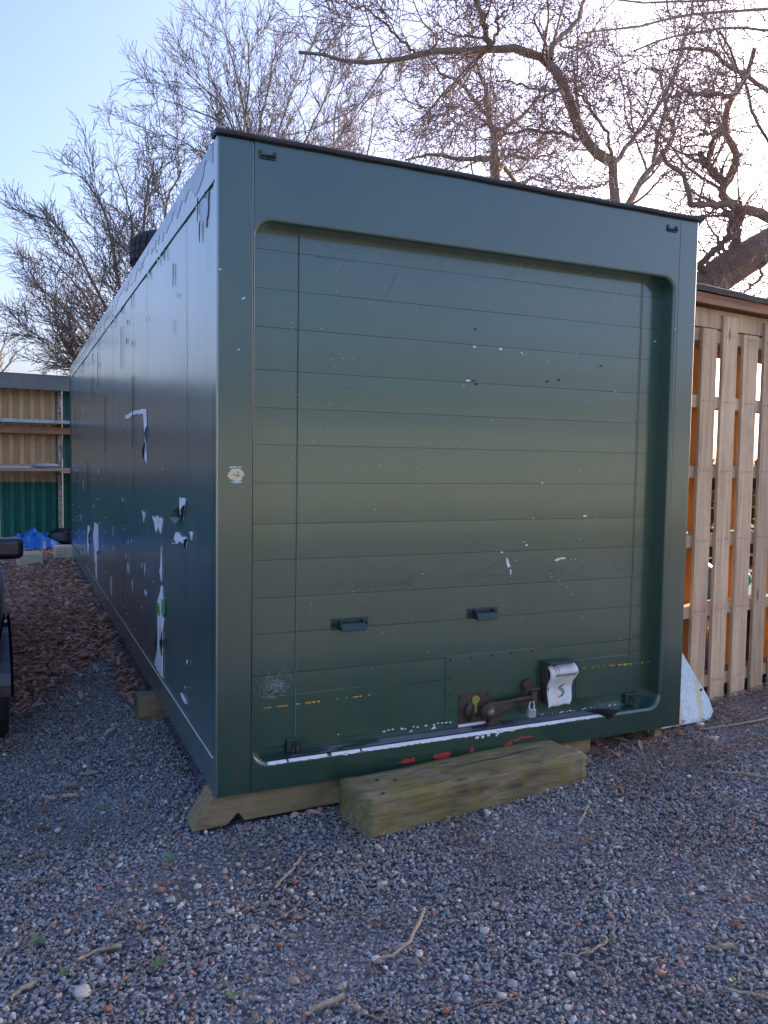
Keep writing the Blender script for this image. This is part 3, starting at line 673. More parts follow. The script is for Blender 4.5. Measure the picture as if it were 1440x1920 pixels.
prism('flap_hood', [(1.61, .538), (1.775, .536), (1.774, .529), (1.74, .526), (1.70, .528), (1.655, .526), (1.64, .518), (1.634, .526), (1.612, .529)], 'y', DY-.070, DY-.004, M_trim, fl, .004)
V = boxv(1.612, 1.628, DY-.05, DY-.002, .33, .53); mesh_obj('flap_side', V, BOXF, M_rust, fl, bevel=.003)
yt = DY-.0745
def on_flap(o, x, z, push=.0035):
    # wrap flat lettering on the flap sheet
    for v in o.data.vertices:
        X_, Z_ = x+v.co.x, z+v.co.y
        j = min(max(int(round((.535-Z_)/.215*fnv)), 0), fnv); row = FV[j*(fnu+1):(j+1)*(fnu+1)]
        i = min(range(fnu+1), key=lambda k: abs(row[k][0]-X_))
        jf = min(max((.535-Z_)/.215*fnv, 0), fnv-.001); j0 = int(jf); w = jf-j0
        xs_ = [row_[0] for row_ in row]; fi = np.interp(X_, xs_, range(fnu+1)); i0 = min(int(fi), fnu-1); u = fi-i0
        yy = (1-w)*((1-u)*FV[j0*(fnu+1)+i0][1]+u*FV[j0*(fnu+1)+i0+1][1])+w*((1-u)*FV[(j0+1)*(fnu+1)+i0][1]+u*FV[(j0+1)*(fnu+1)+i0+1][1])
        v.co = (X_, yy-push, Z_)
on_flap(text_mesh('flap_lettering', 'secureseal', .0285, M_ink, fl, 0, .25, 0), 1.650, .468)
S = [(.086, .060), (.062, .052), (.050, .042), (.058, .036), (.074, .028), (.078, .016), (.066, .004), (.040, -.003)]
wd = [.001, .003, .0055, .006, .006, .0055, .004, .001]
def ribbon(pts, wd, n=4):
    V, F = [], []; P_ = []
    for i in range(len(pts)-1):
        for k in range(n): t = k/n; P_.append((pts[i][0]+(pts[i+1][0]-pts[i][0])*t, pts[i][1]+(pts[i+1][1]-pts[i][1])*t, wd[i]+(wd[i+1]-wd[i])*t))
    P_.append((*pts[-1], wd[-1]))
    for i, p in enumerate(P_):
        a = P_[max(i-1, 0)]; b_ = P_[min(i+1, len(P_)-1)]; d = Vector((b_[0]-a[0], b_[1]-a[1])).normalized(); nrm = (-d.y, d.x)
        V += [(p[0]+nrm[0]*p[2], p[1]+nrm[1]*p[2], 0), (p[0]-nrm[0]*p[2], p[1]-nrm[1]*p[2], 0)]
    F = [(2*i, 2*i+1, 2*i+3, 2*i+2) for i in range(len(P_)-1)]
    return V, F
v, f = ribbon(S, wd); on_flap(mesh_obj('flap_emblem', v, f, M_ink, fl), 1.643, .362, .0036)
v, f = ribbon(S[1:-1], [.0004, .0012, .0016, .0016, .0012, .0004]); on_flap(mesh_obj('flap_emblem', v, f, M_flap, fl), 1.643, .362, .0044)
v, f = ribbon([(0, .030), (.001, .0), (.002, -.028)], [.0014, .001, .0008]); on_flap(mesh_obj('flap_drip', v, f, M_ink, fl), 1.655, .495, .0036)
v, f = ribbon([(0, .02), (.001, .0), (.002, -.018)], [.0016, .001, .0008]); on_flap(mesh_obj('flap_drip', v, f, M_ink, fl), 1.672, .505, .0036)
# rubber strip hanging off the sill
rs = [(1.808,0.291),(1.912,0.295),(2.02,0.274),(1.988,0.243),(1.965,0.224),(1.934,0.249),(1.887,0.268)]
V = [(q[0], -.006-.012*math.sin(i), q[1]) for i, q in enumerate(rs)]
o = mesh_obj('torn_seal', V, [(0, 1, 6), (1, 2, 3), (1, 3, 5, 6), (3, 4, 5)], M_rubber, cont)
s = o.modifiers.new('thick', 'SOLIDIFY'); s.thickness = .004

# ---------------------------------------------------------------- things on and under the container
def thing_mesh(o, label, cat, group=None): return tag(o, label, cat, group)
pk = tag(empty('padlock', (0, 0, 0)), 'small silver padlock hanging from the rusty shutter lock lever', 'padlock')
prism('lock_body', [(1.499, .284), (1.538, .281), (1.541, .288), (1.541, .318), (1.538, .324), (1.502, .326), (1.498, .32), (1.497, .29)], 'y', DY-.072, DY-.05, M_steel, pk, .004)
tube('shackle', [(1.507, DY-.061, .32), (1.507, DY-.061, .345), (1.512, DY-.061, .357), (1.521, DY-.061, .361), (1.530, DY-.061, .357), (1.534, DY-.061, .345), (1.534, DY-.061, .32)], .0042, M_steel, pk, 8)
# tyre lying on the roof
ty = tag(empty('roof_tyre', (.31, 2.52, ZT+.023)), 'black car tyre lying on the container roof edge', 'tyre')
prof = [(.19, .02), (.24, .0), (.285, .012), (.305, .035), (.312, .06), (.312, .165), (.305, .19), (.285, .213), (.24, .225), (.19, .205), (.185, .19), (.2, .12), (.185, .03), (.19, .02)]
v, f = lathe(prof, 40, 'z'); recalc(mesh_obj('sidewall', v, f, M_rubber, ty, smooth=True))
tr = []
for row, z in ((0, .042), (1, .088), (2, .134)):
    for i in range(36):
        a0, a1 = 2*math.pi*(i+.10)/36, 2*math.pi*(i+.88)/36
        sh = .05*(row-1)
        vv = [((.311 if k < 4 else .320)*math.cos(a+(sh if h else 0)), (.311 if k < 4 else .320)*math.sin(a+(sh if h else 0)), z+h*.042) for k in (0, 4) for a, h in ((a0, 0), (a1, 0), (a1, 1), (a0, 1))]
        tr.append((np.array(vv), np.array(BOXF)))
o = np_mesh('tread', tr, M_rubber, ty, smooth=False); o['kind'] = 'stuff'
# timber under the front edge
o = prism('timber_bearer', [(-.012, .139), (-.095, .008), (.045, .012), (.092, .058), (.118, .020), (1.30, .035), (1.30, .139)], 'y', .022, .165, M_bearer, None, .004)
tag(o, 'pale notched timber bearer under the front left corner of the container', 'timber')
o = box('timber_block', 1.42, 1.885, .03, .17, .035, .138, M_bearer, None, .004)
tag(o, 'orange-brown timber block under the container behind the mossy step', 'timber')
o = box('timber_stake', 2.30, 2.345, .03, .075, .05, .139, M_bearer, None, .003); tag(o, 'thin wooden stake under the front right corner of the container', 'stake')
for (x0, x1, y0, y1, h, lab) in ((-.10, .4, 1.52, 1.66, .133, 'short timber block end poking out under the long side of the container'), (-.09, .3, 4.15, 4.3, .12, 'small timber wedge under the container amid brown leaves'), (-.10, .3, 5.9, 6.05, .125, 'farthest timber wedge under the long container side')):
    z = gz(0, y0)-.02
    o = prism('timber_block', [(x0, z), (x1, z), (x1, Z0-.001), (x0+(.0 if y0 < 2 else .07), Z0-.001 if y0 < 2 else Z0-.005)], 'y', y0, y1, M_bearer, None, .004); tag(o, lab, 'timber')
# railway sleeper used as a step
stp = empty('timber_step', (.518, -.329, .005), math.atan2(.10, 1.131)); tag(stp, 'heavy mossy old timber sleeper lying as a step before the shutter', 'step')
V, F = [], []
nx_, ny_, nz_ = 46, 10, 6; LX, LY, LZ = 1.14, .255, .168
bm = bmesh.new(); bmesh.ops.create_cube(bm, size=1)
for v in bm.verts: v.co = ((v.co.x+.5)*LX, (v.co.y+.5)*LY, (v.co.z+.5)*LZ)
bmesh.ops.bevel(bm, geom=[e for e in bm.edges], offset=.006, segments=2, affect='EDGES')
bmesh.ops.subdivide_edges(bm, edges=[e for e in bm.edges if e.calc_length() > .1], cuts=9, use_grid_fill=True)
bmesh.ops.subdivide_edges(bm, edges=[e for e in bm.edges if e.calc_length() > .08], cuts=4, use_grid_fill=True)
from mathutils import noise as mn
for v in bm.verts:
    p = v.co.copy(); n = mn.noise(Vector((p.x*4, p.y*14, p.z*14)))*.004+mn.noise(Vector((p.x*18, p.y*40, p.z*40)))*.002
    d = Vector((0, (p.y-LY/2)/LY*2, (p.z-LZ/2)/LZ*2)); v.co += d*n
    if p.x < .012 or p.x > LX-.012: v.co.x += mn.noise(Vector((p.y*25, p.z*25, 3)))*.006
    if p.z > LZ*.9: v.co.z -= .006*max(0, 1-abs(p.y-.155-.012*math.sin(p.x*7))/.006)
    if p.z > LZ*.9 and p.x > LX-.10 and p.y > LY*.5: v.co.z -= .012*(p.x-LX+.1)/.1
me = bpy.data.meshes.new('beam'); bm.to_mesh(me); bm.free(); me.materials.append(M_sleeper)
me.polygons.foreach_set('use_smooth', [True]*len(me.polygons))
beam = bpy.data.objects.new('beam', me); COL.objects.link(beam); beam.parent = stp
crack = []
P_ = [(x, .155+.012*math.sin(x*7)+.004*math.sin(x*31), LZ+.0025) for x in np.linspace(.42, 1.02, 24)]
cv = [(p[0], p[1]-.003*math.sin(math.pi*i/23)-.0006, p[2]) for i, p in enumerate(P_)]+[(p[0], p[1]+.003*math.sin(math.pi*i/23)+.0006, p[2]) for i, p in enumerate(P_)]
mesh_obj('crack', cv, [(i, i+1, 24+i+1, 24+i) for i in range(23)], M_dark, stp)
for x, y in ((.13, .165), (.2, .135), (.085, .035)):
    v, f = lathe([(.009, LZ+.004), (.0085, LZ+.0045), (.0003, LZ+.0046)], 9, 'z', (x, y, 0)); mesh_obj('bolt_hole', v, f, M_dark, stp)

# ---------------------------------------------------------------- map board leaning at the right
def map_mat():
    M, nt, b = new_mat('printed_map'); v = coords(nt, 'Object')
    vo = nt.nodes.new('ShaderNodeTexVoronoi'); vo.feature = 'DISTANCE_TO_EDGE'; vo.inputs['Scale'].default_value = 24
    wv = N(nt, 'ShaderNodeVectorMath', operation='ADD'); nz = nt.nodes.new('ShaderNodeTexNoise'); nz.inputs['Scale'].default_value = 7; nt.links.new(v, nz.inputs['Vector'])
    sc_ = N(nt, 'ShaderNodeVectorMath', operation='SCALE'); sc_.inputs['Scale'].default_value = .35; nt.links.new(nz.outputs['Color'], sc_.inputs[0])
    nt.links.new(v, wv.inputs[0]); nt.links.new(sc_.outputs[0], wv.inputs[1]); nt.links.new(wv.outputs[0], vo.inputs['Vector'])
    w = nt.nodes.new('ShaderNodeTexWave'); w.inputs['Scale'].default_value = 1.9; w.inputs['Distortion'].default_value = 2.5
    mp = coords(nt, 'Object', (1, 1, .45)); nt.links.new(mp, w.inputs['Vector'])
    n = noise(nt, v, 3.5, 3)
    col = ramp(nt, [(.35, (.68, .80, .82)), (.6, (.88, .90, .88))], n)
    col = mixc(nt, ramp(nt, [(.80, 0), (.88, .8)], w.outputs['Fac']), col, (.80, .66, .36))
    col = mixc(nt, ramp(nt, [(.03, .45), (.09, 0)], vo.outputs['Distance']), col, (.42, .54, .56))
    nt.links.new(col, b.inputs['Base Color']); b.inputs['Roughness'].default_value = .3
    return M
mb = tag(empty('map_board'), 'white printed map board leaning in the gap beside the container', 'map board')
pts = [(2.33, .13, .078), (2.49, .105, .085), (2.775, .135, .092), (2.815, .155, .13), (2.80, .165, .20), (2.56, .24, .64), (2.33, .33, .98)]
# board plane leans back to the right
V = []
for x, y, z in pts: V.append((x, .115+.28*(z-.08), z))
n = len(V); V2 = [(x+.0, y+.008, z+.002) for x, y, z in V]
recalc(mesh_obj('board_sheet', V+V2, [tuple(range(n)), tuple(range(2*n-1, n-1, -1))]+[(i, (i+1) % n, n+(i+1) % n, n+i) for i in range(n)], map_mat(), mb))
for t in (.12, .80):
    a, b_ = Vector(V[4]), Vector(V[5]); p = a.lerp(b_, t)
    v, f = lathe([(.009, -.004), (.005, -.006), (.0003, -.006)], 8, 'y', (p.x-.02, p.y, p.z)); mesh_obj('eyelet', v, f, M_rust, mb)

# ---------------------------------------------------------------- pallet store on the right
WD = Vector((.99, .141, 0)); WN = Vector((-.141, .99, 0)); W0 = Vector((2.70, .345, 0))
store = tag(empty('pallet_store', W0, math.atan2(.141, .99)), 'open timber store built from tall pallets with a dark felt roof', 'store')
# local x along the wall, y to the back
gb = .10
def lbox(name, x0, x1, y0, y1, z0, z1, mat, bevel=.003): return box(name, x0, x1, y0, y1, z0, z1, mat, store, bevel)
px0 = .235
plank_me = {}
def nails(o, zs, x0, x1, y):
    parts = []
    for z in zs:
        for k in range(4):
            x = x0+(x1-x0)*(.18+.21*k); v, f = lathe([(.0042, -.0012), (.003, -.0022), (.0002, -.0022)], 6, 'y', (x, y, z+random.uniform(-.004, .004))); parts.append((np.array(v), np.array(f)))
    q = np_mesh('nail_heads', parts, M_dark, o); q['kind'] = 'stuff'
RZ = [.215, .645, 1.06, 1.465, 1.87, 2.25]
PL = [(-.09, .058, 2.375)]+[(.148+.198*i+.004*math.sin(i*5), .284+.198*i+.006*math.sin(i*3.7), 2.285 if i % 2 == 0 else 2.375) for i in range(46)]
for i, (a, b_, zt) in enumerate(PL):
    zb = .075+random.uniform(-.01, .012)+.03*a
    V = boxv(a, b_, -.022, -.001, zb, zt)
    V = [(x+.004*math.sin(z*1.3+i), y+.003*math.sin(z*2+i), z) for x, y, z in V]
    o = mesh_obj('plank', V, BOXF, M_pallet, store, bevel=.003)
    if a < 2: nails(o, [r_+.005 for r_ in RZ], a, b_, -.0215)
for i, z in enumerate(RZ): lbox('rail', -.05, 9.25, 0, .095, z-.036, z+.036, M_pallet)
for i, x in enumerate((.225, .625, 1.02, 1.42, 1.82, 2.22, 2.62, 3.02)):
    # rear boards, their sunlit orange glow painted into the wood colour
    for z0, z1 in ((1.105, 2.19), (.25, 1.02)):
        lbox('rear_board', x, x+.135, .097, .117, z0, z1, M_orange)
lbox('head_beam', -.05, 9.25, .0, .05, 2.295, 2.403, M_pallet)
lbox('fascia_board', -.06, 9.3, -.07, -.05, 2.408, 2.466, M_brownb)
lbox('soffit', -.06, 9.3, -.049, 1.5, 2.442, 2.462, M_brownb)
V, F = [], []
for i in range(61):
    x = -.10+9.5*i/60; s = .004*math.sin(x*9)+.003*math.sin(x*23)
    for y, z in ((-.085, 2.467), (-.088, 2.497), (-.075, 2.504), (1.6, 2.60), (1.6, 2.56)): V.append((x, y, z+s*(y < 0)))
for i in range(60):
    for j in range(5): F.append((i*5+j, (i+1)*5+j, (i+1)*5+(j+1) % 5, i*5+(j+1) % 5))
recalc(mesh_obj('roof', V, F, M_roof, store))
for x in (-.45, 2.1, 4.5, 6.8, 9.1): lbox('post', x, x+.09, 1.40, 1.49, .1, 2.44, M_pallet)
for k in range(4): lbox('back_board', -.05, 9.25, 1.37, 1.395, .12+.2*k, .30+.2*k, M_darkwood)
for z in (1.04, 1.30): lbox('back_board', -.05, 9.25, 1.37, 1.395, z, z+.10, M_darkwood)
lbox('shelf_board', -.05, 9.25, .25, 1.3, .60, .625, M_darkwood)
def blob(name, c, s, mat, amp=.25, seed=0, sub=3, fq=2.2):
    bm = bmesh.new(); bmesh.ops.create_icosphere(bm, subdivisions=sub, radius=1)
    for v in bm.verts:
        n = mn.noise(v.co*fq+Vector((seed*7.1, seed*3.3, 0)))+.5*abs(mn.noise(v.co*fq*2.7+Vector((seed, 0, 5)))); k = 1+amp*n
        v.co = Vector((v.co.x*s[0]*k, v.co.y*s[1]*k, max(v.co.z, -.75)*s[2]*k+s[2]*.75))
    me = bpy.data.meshes.new(name); bm.to_mesh(me); bm.free(); me.materials.append(mat); me.polygons.foreach_set('use_smooth', [True]*len(me.polygons))
    o = bpy.data.objects.new(name, me); COL.objects.link(o); o.location = c; return o
def wl(x, y, z): q = W0+WD*x+WN*y; return (q.x, q.y, z)
tag(blob('plastic_bag', wl(.62, .36, .63), (.16, .16, .17), M_bagb, .4, 1), 'blue plastic bag on the shelf behind the pallet planks', 'bag')
tag(blob('plastic_bag', wl(.20, .28, .63), (.15, .12, .13), M_bagb, .4, 2), 'smaller blue plastic bag half hidden behind the container edge', 'bag')
tag(blob('plastic_bag', wl(1.08, .38, .63), (.13, .13, .14), M_bagt, .4, 3), 'turquoise plastic bag behind the pallet planks', 'bag')
tag(blob('plastic_bag', wl(.64, .34, .15), (.20, .16, .22), M_bagc, .4, 4), 'crumpled clear plastic bag low inside the pallet store', 'bag')
tag(blob('plastic_bag', wl(.66, .62, .63), (.15, .15, .24), M_bagc, .3, 6), 'grey plastic sack standing behind the blue bag in the store', 'bag')
tag(blob('plastic_bag', wl(1.12, .5, .15), (.22, .18, .2), M_bagk, .35, 5), 'dark plastic sack low in the store behind the right planks', 'bag')

# ---------------------------------------------------------------- corrugated shed at the back left
SDv = Vector((math.sin(R(84)), math.cos(R(84)), 0)); S0 = Vector((.13, 11.35, 0))
shed = tag(empty('corrugated_shed', S0, math.atan2(SDv.y, SDv.x)), 'long open-fronted corrugated shed with yellowed top and green lower sheets', 'shed')
def sheet_mat(name, top, mid, low, zsplit):
    M, nt, b = new_mat(name); v = coords(nt, 'World'); vs_ = coords(nt, 'World', (7, 7, .8))
    sep = nt.nodes.new('ShaderNodeSeparateXYZ'); nt.links.new(v, sep.inputs[0])
    n = noise(nt, vs_, 2.0, 6, .65); n2 = noise(nt, v, 14, 6, .7)
    hi = ramp(nt, [(.3, top), (.6, mid), (.8, tuple(x*.45 for x in mid))], n)
    lo = ramp(nt, [(.3, tuple(x*.7 for x in low)), (.7, low)], n)
    lo = mixc(nt, ramp(nt, [(.66, 0), (.70, .9)], n2), lo, (.45, .46, .42))
    ad = N(nt, 'ShaderNodeMath', operation='MULTIPLY_ADD'); nt.links.new(n2, ad.inputs[0]); ad.inputs[1].default_value = .05; nt.links.new(sep.outputs[2], ad.inputs[2])
    f = N(nt, 'ShaderNodeMath', operation='GREATER_THAN'); nt.links.new(ad.outputs[0], f.inputs[0]); f.inputs[1].default_value = zsplit
    nt.links.new(mixc(nt, f.outputs[0], lo, hi), b.inputs['Base Color']); b.inputs['Roughness'].default_value = .55
    return M
M_corr = sheet_mat('two_tone_sheet', (.66, .42, .19), (.50, .33, .185), (.016, .17, .12), 1.105)
M_corrg = sheet_mat('green_sheet', (.03, .15, .125), (.025, .12, .10), (.012, .13, .085), 1.3)
def corr(name, x0, x1, z0, z1, y, mat, parent, pitch=.16, dep=.042):
    prof = []; x = x0
    while x < x1-1e-6:
        for a, d in ((0, 0), (.30, 0), (.40, dep), (.82, dep), (.92, 0)):
            xx = x+a*pitch
            if xx <= x1: prof.append((xx, y+d))
        x += pitch
    V = [(a, b_, z) for z in (z0, z1) for a, b_ in prof]; k = len(prof)
    return mesh_obj(name, V, [(i, i+1, k+i+1, k+i) for i in range(k-1)], mat, parent)
for i in range(9):
    x1 = -.12-i*.96
    corr('corrugated_sheet', x1-.958, x1, .10, 2.60, .0+.003*(i % 2), M_corr, shed)
corr('corrugated_sheet', -.115, 1.3, .12, 2.6, .02, M_corrg, shed)
M_peel = simple('peeling_post_paint', (.05, .06, .05), (.55, .52, .46), 22, .7, bs=.3, kind='World')
box('post', -.20, -.135, -.05, .0-.002, .11, 2.56, M_peel, shed, .004)
box('roof_fascia', -8.8, 1.4, -.30, -.26, 2.56, 2.80, simple('grey_fascia', (.13, .14, .135), (.19, .20, .185), 6, .6), shed, .005)
prism('roof', [(-.31, 2.805), (2.5, 3.0), (2.5, 2.95), (-.31, 2.765+.035)], 'x', -8.85, 1.45, M_roof, shed, .003)
box('shelf_edge', -8.8, .5, -.34, .0-.055, 2.03, 2.085, simple('zinc_edge', (.35, .38, .38), (.5, .53, .53), 8, .45, .3), shed, .003)
box('shelf_beam', -8.8, .5, -.20, -.06, 1.865, 1.975, M_brownb, shed, .004)
box('shelf', -8.8, .5, -.42, -.055, 1.265, 1.315, M_shelf, shed, .004)
box('shelf_lath', -.22, .5, -.45, -.425, 1.235, 1.262, M_shelf, shed, .002)
boxes('shed_side_wall', [(-8.8, -8.75, -.2, 2.4, .0, 2.6)], M_corrg, shed)
def sl(x, y, z): q = S0+SDv*x+Vector((-SDv.y, SDv.x, 0))*y; return (q.x, q.y, z)
# things on and by the shed
def cloth(name, c, rx, ry, h, mat, seed, n=26):
    V, F = [], []
    for j in range(n+1):
        for i in range(n+1):
            u, v = (i/n-.5)*2, (j/n-.5)*2; r_ = max(abs(u), abs(v))
            hh = h*max(0, 1-r_**2)*(.55+.45*mn.noise(Vector((u*2.1, v*2.1, seed))))+.5*h*abs(mn.noise(Vector((u*4.3, v*3.3, seed+5))))*(1-r_*.55)
            V.append((c[0]+u*rx*(1+.12*mn.noise(Vector((v*2, seed, 0)))), c[1]+v*ry*(1+.15*mn.noise(Vector((u*2, seed, 9)))), c[2]+hh+.006))
    F = [(j*(n+1)+i, j*(n+1)+i+1, (j+1)*(n+1)+i+1, (j+1)*(n+1)+i) for j in range(n) for i in range(n)]
    return mesh_obj(name, V, F, mat)
tag(cloth('tarpaulin', (-.52, 10.45, .095), .45, .5, .34, M_tarp, 3.3), 'crumpled bright blue tarpaulin on the ground before the shed', 'tarpaulin')
tag(cloth('tarpaulin', (-.95, 9.7, .09), .30, .55, .06, M_tarp, 8.1), 'flat blue tarpaulin edge lying behind the dark car mirror', 'tarpaulin')
tag(blob('rubbish_sack', (.05, 10.7, .11), (.32, .25, .14), M_bagk, .3, 9), 'black rubbish sack slumped against the shed beside the container', 'sack')
for x, y, a, lab in ((-.55, 8.45, .06, 'buff concrete block lying left of its twin before the blue tarpaulin'), (-.08, 8.95, .02, 'buff concrete block tucked against the far end of the container')):
    o = box('concrete_block', -.15, .15, -.16, .22, 0, .155, M_conc, None, .008); o.location = (x, y, gz(x, y)-.01); o.rotation_euler[2] = a; tag(o, lab, 'block', 'concrete blocks by the shed')
o = tag(empty('plank_stack', sl(-.95, -.24, 1.317)), 'pale offcut board lying on the shed shelf', 'board')
box('board', -.35, .30, -.12, .12, 0, .018, simple('white_board', (.5, .5, .5), (.65, .65, .66), 10, .5), o, .002); box('board', -.33, .30, -.1, .1, .0185, .06, M_shelf, o, .002)
tag(blob('shelf_bag', sl(-.42, -.26, 1.317), (.19, .12, .045), simple('grey_bag', (.30, .29, .33), (.45, .44, .48), 12, .4), .2, 12), 'flat pale grey bag lying on the shed shelf', 'bag')

# ---------------------------------------------------------------- parked car at the left edge
M_car = simple('dark_car_paint', (.006, .008, .016), (.010, .013, .024), 3, .12, 0, 0, spec=.7, rr=.03)
M_glass = simple('car_glass', (.004, .005, .006), (.008, .01, .012), 3, .06, 0, 0, spec=.6, rr=.01)
M_lamp = simple('lamp_glass', (.5, .52, .55), (.65, .66, .7), 6, .12, .5, 0)
M_alloy = simple('alloy', (.35, .35, .37), (.5, .5, .52), 8, .3, .8, 0)
car = tag(empty('parked_car', (-1.588, .865, -.02), R(3.5)), 'dark blue-black parked car with door mirror at the left edge', 'car')
# stations along the length (0 = nose): half width at sill, at waist, waist height, roof half width, roof height, nose height
ST = [(0.0, .50, .62, .42, .40, .60, .52), (.10, .66, .74, .30, .55, .72, .70), (.35, .76, .83, .22, .66, .86, .86), (.75, .80, .868, .20, .70, .93, .93), (1.05, .80, .872, .20, .70, .985, 1.0),
      (1.75, .81, .878, .20, .56, .99, 1.44), (2.4, .81, .88, .20, .58, .995, 1.48), (3.1, .80, .876, .20, .56, 1.0, 1.44), (3.65, .77, .85, .24, .60, 1.0, 1.12), (3.85, .66, .74, .34, .55, .9, .95)]
V, F = [], []
for (s, ws, ww, zs, wr, zw, zr) in ST:
    half = [(0, zs), (ws*.75, zs), (ws, zs+.03), (ws+.025, zs+.10), (ww, zs+(zw-zs)*.45), (ww-.008, zs+(zw-zs)*.8), (ww-.03, zw), (wr+(ww-.03-wr)*.55, zw+(zr-zw)*.5), (wr, zr-.05*(zr > zw+.1)), (wr*.6, zr-.005), (0, zr)]
    ring = [(x, s, z) for x, z in half]+[(-x, s, z) for x, z in half[-2:0:-1]]; V += ring
k = 20
for j in range(len(ST)-1):
    for i in range(k): F.append((j*k+i, j*k+(i+1) % k, (j+1)*k+(i+1) % k, (j+1)*k+i))
F += [tuple(range(k)), tuple(range(len(V)-1, len(V)-k-1, -1))]
o = recalc(mesh_obj('body', V, F, M_car, car, smooth=True)); sm = o.modifiers.new('sub', 'SUBSURF'); sm.levels = 2; sm.render_levels = 2
def sidepoly(name, pts, x, mat, parent, th=.006):
    for sg in (1, -1):
        a = [(sg*(px_), y, z) for px_, y, z in pts]; b_ = [(sg*(px_-th), y, z) for px_, y, z in pts]; n = len(a)
        recalc(mesh_obj(name, a+b_, [tuple(range(n)), tuple(range(2*n-1, n-1, -1))]+[(i, (i+1) % n, n+(i+1) % n, n+i) for i in range(n)], mat, parent))
sidepoly('side_window', [(.852, 1.2, 1.02), (.858, 2.2, 1.02), (.66, 2.2, 1.38), (.66, 1.75, 1.37)], 0, M_glass, car)
sidepoly('side_window', [(.858, 2.26, 1.02), (.85, 3.1, 1.03), (.66, 2.95, 1.36), (.66, 2.26, 1.38)], 0, M_glass, car)
mesh_obj('windscreen', [(-.62, 1.1, 1.02), (.62, 1.1, 1.02), (.52, 1.66, 1.40), (-.52, 1.66, 1.40)], [(0, 1, 2, 3)], M_glass, car)
for sg in (1, -1):
    o = blob('headlight', (sg*.62, .10, .60), (.10, .10, .07), M_lamp, .05, 3, 2); o.parent = car
    for yy in (.72, 3.05):
        w = bpy.data.objects.new('wheel', None); COL.objects.link(w); w.parent = car; w.location = (sg*.762, yy, .30)
        v, f = lathe([(.20, -.09), (.27, -.095), (.295, -.075), (.303, -.05), (.303, .05), (.295, .075), (.27, .095), (.20, .088)], 36, 'x'); recalc(mesh_obj('tyre', v, f, M_rubber, w, smooth=True))
        v, f = lathe([(.201, .088), (.19, .07), (.15, .06), (.05, .075), (.0005, .078)], 24, 'x'); v = [(p[0]*sg, p[1], p[2]) for p in v]; recalc(mesh_obj('rim', v, f, M_alloy, w, smooth=True))
        av = []; n = 18
        for i in range(n+1):
            a = math.pi*i/n; av += [(sg*.862, yy+.335*math.cos(a), .30+.335*math.sin(a)), (sg*.874, yy+.36*math.cos(a), .30+.37*math.sin(a)), (sg*.80, yy+.33*math.cos(a), .30+.33*math.sin(a))]
        recalc(mesh_obj('arch_lip', av, [q for i in range(n) for q in ((3*i, 3*i+1, 3*i+4, 3*i+3), (3*i+2, 3*i, 3*i+3, 3*i+5))], M_car, car))
    mm = (sg*.868, 1.07, .985)
    o = box('door_mirror', -.105, .105, -.055, .05, -.062, .062, M_car, car, .032); o.location = mm; o.modifiers['bevel'].segments = 4
    mesh_obj('mirror_glass', [(-.08, .052, -.04), (.08, .052, -.04), (.08, .052, .045), (-.08, .052, .045)], [(0, 1, 2, 3)], M_glass, o)
    tube('mirror_arm', [(-sg*.15, 0, -.03), (-sg*.08, 0, -.02)], .02, M_car, o, 8)
    box('door_handle', min(sg*.872, sg*.892), max(sg*.872, sg*.892), 2.0, 2.16, .86, .89, M_car, car, .006)
box('grille', -.36, .36, -.012, .03, .44, .55, M_dark, car, .01)
box('number_plate', -.26, .26, -.02, -.005, .33, .43, M_flap, car, .003)

# ---------------------------------------------------------------- trees
def grow(P, Rd, n, lratio, ang, k, wig, up, rratio, tmin=.2, tmax=1.0, jit=.25, lenclamp=None, bend=0.0, flat=None):
    """children of every branch in P (B,k0,3): vectorised"""
    B, k0, _ = P.shape
    seg = np.linalg.norm(np.diff(P, axis=1), axis=2); L = seg.sum(1)
    t = tmin+(tmax-tmin)*(np.arange(n)+rng.uniform(0, 1, (B, n)))/n
    fi = t*(k0-1); i0 = np.clip(fi.astype(int), 0, k0-2); w = (fi-i0)[..., None]
    bi = np.arange(B)[:, None]
    o = P[bi, i0]*(1-w)+P[bi, i0+1]*w
    d = P[bi, i0+1]-P[bi, i0]; d /= np.linalg.norm(d, axis=2, keepdims=True)+1e-9
    r0 = Rd[bi, i0]*(1-w[..., 0])+Rd[bi, i0+1]*w[..., 0]
    rv = rng.normal(0, 1, o.shape); perp = rv-(rv*d).sum(2, keepdims=True)*d; perp /= np.linalg.norm(perp, axis=2, keepdims=True)+1e-9
    a = R(ang)*(1+rng.normal(0, jit, (B, n)))[..., None]
    D = d*np.cos(a)+perp*np.sin(a)
    ln = L[:, None]*lratio*(1.05-.55*t)*rng.uniform(.55, 1.25, (B, n))
    if lenclamp: ln = np.clip(ln, *lenclamp)
    M_ = B*n; D = D.reshape(M_, 3); o = o.reshape(M_, 3); ln = ln.reshape(M_); r0 = r0.reshape(M_)
    out = np.zeros((M_, k, 3)); out[:, 0] = o
    for j in range(1, k):
        D = D+rng.normal(0, wig, D.shape); D[:, 2] += up
        D /= np.linalg.norm(D, axis=1, keepdims=True)+1e-9
        out[:, j] = out[:, j-1]+D*(ln/(k-1))[:, None]
    rr = np.minimum(r0*rratio, ln*.035+.002)
    RR = rr[:, None]*(1-.75*np.linspace(0, 1, k))[None]
    return out, RR
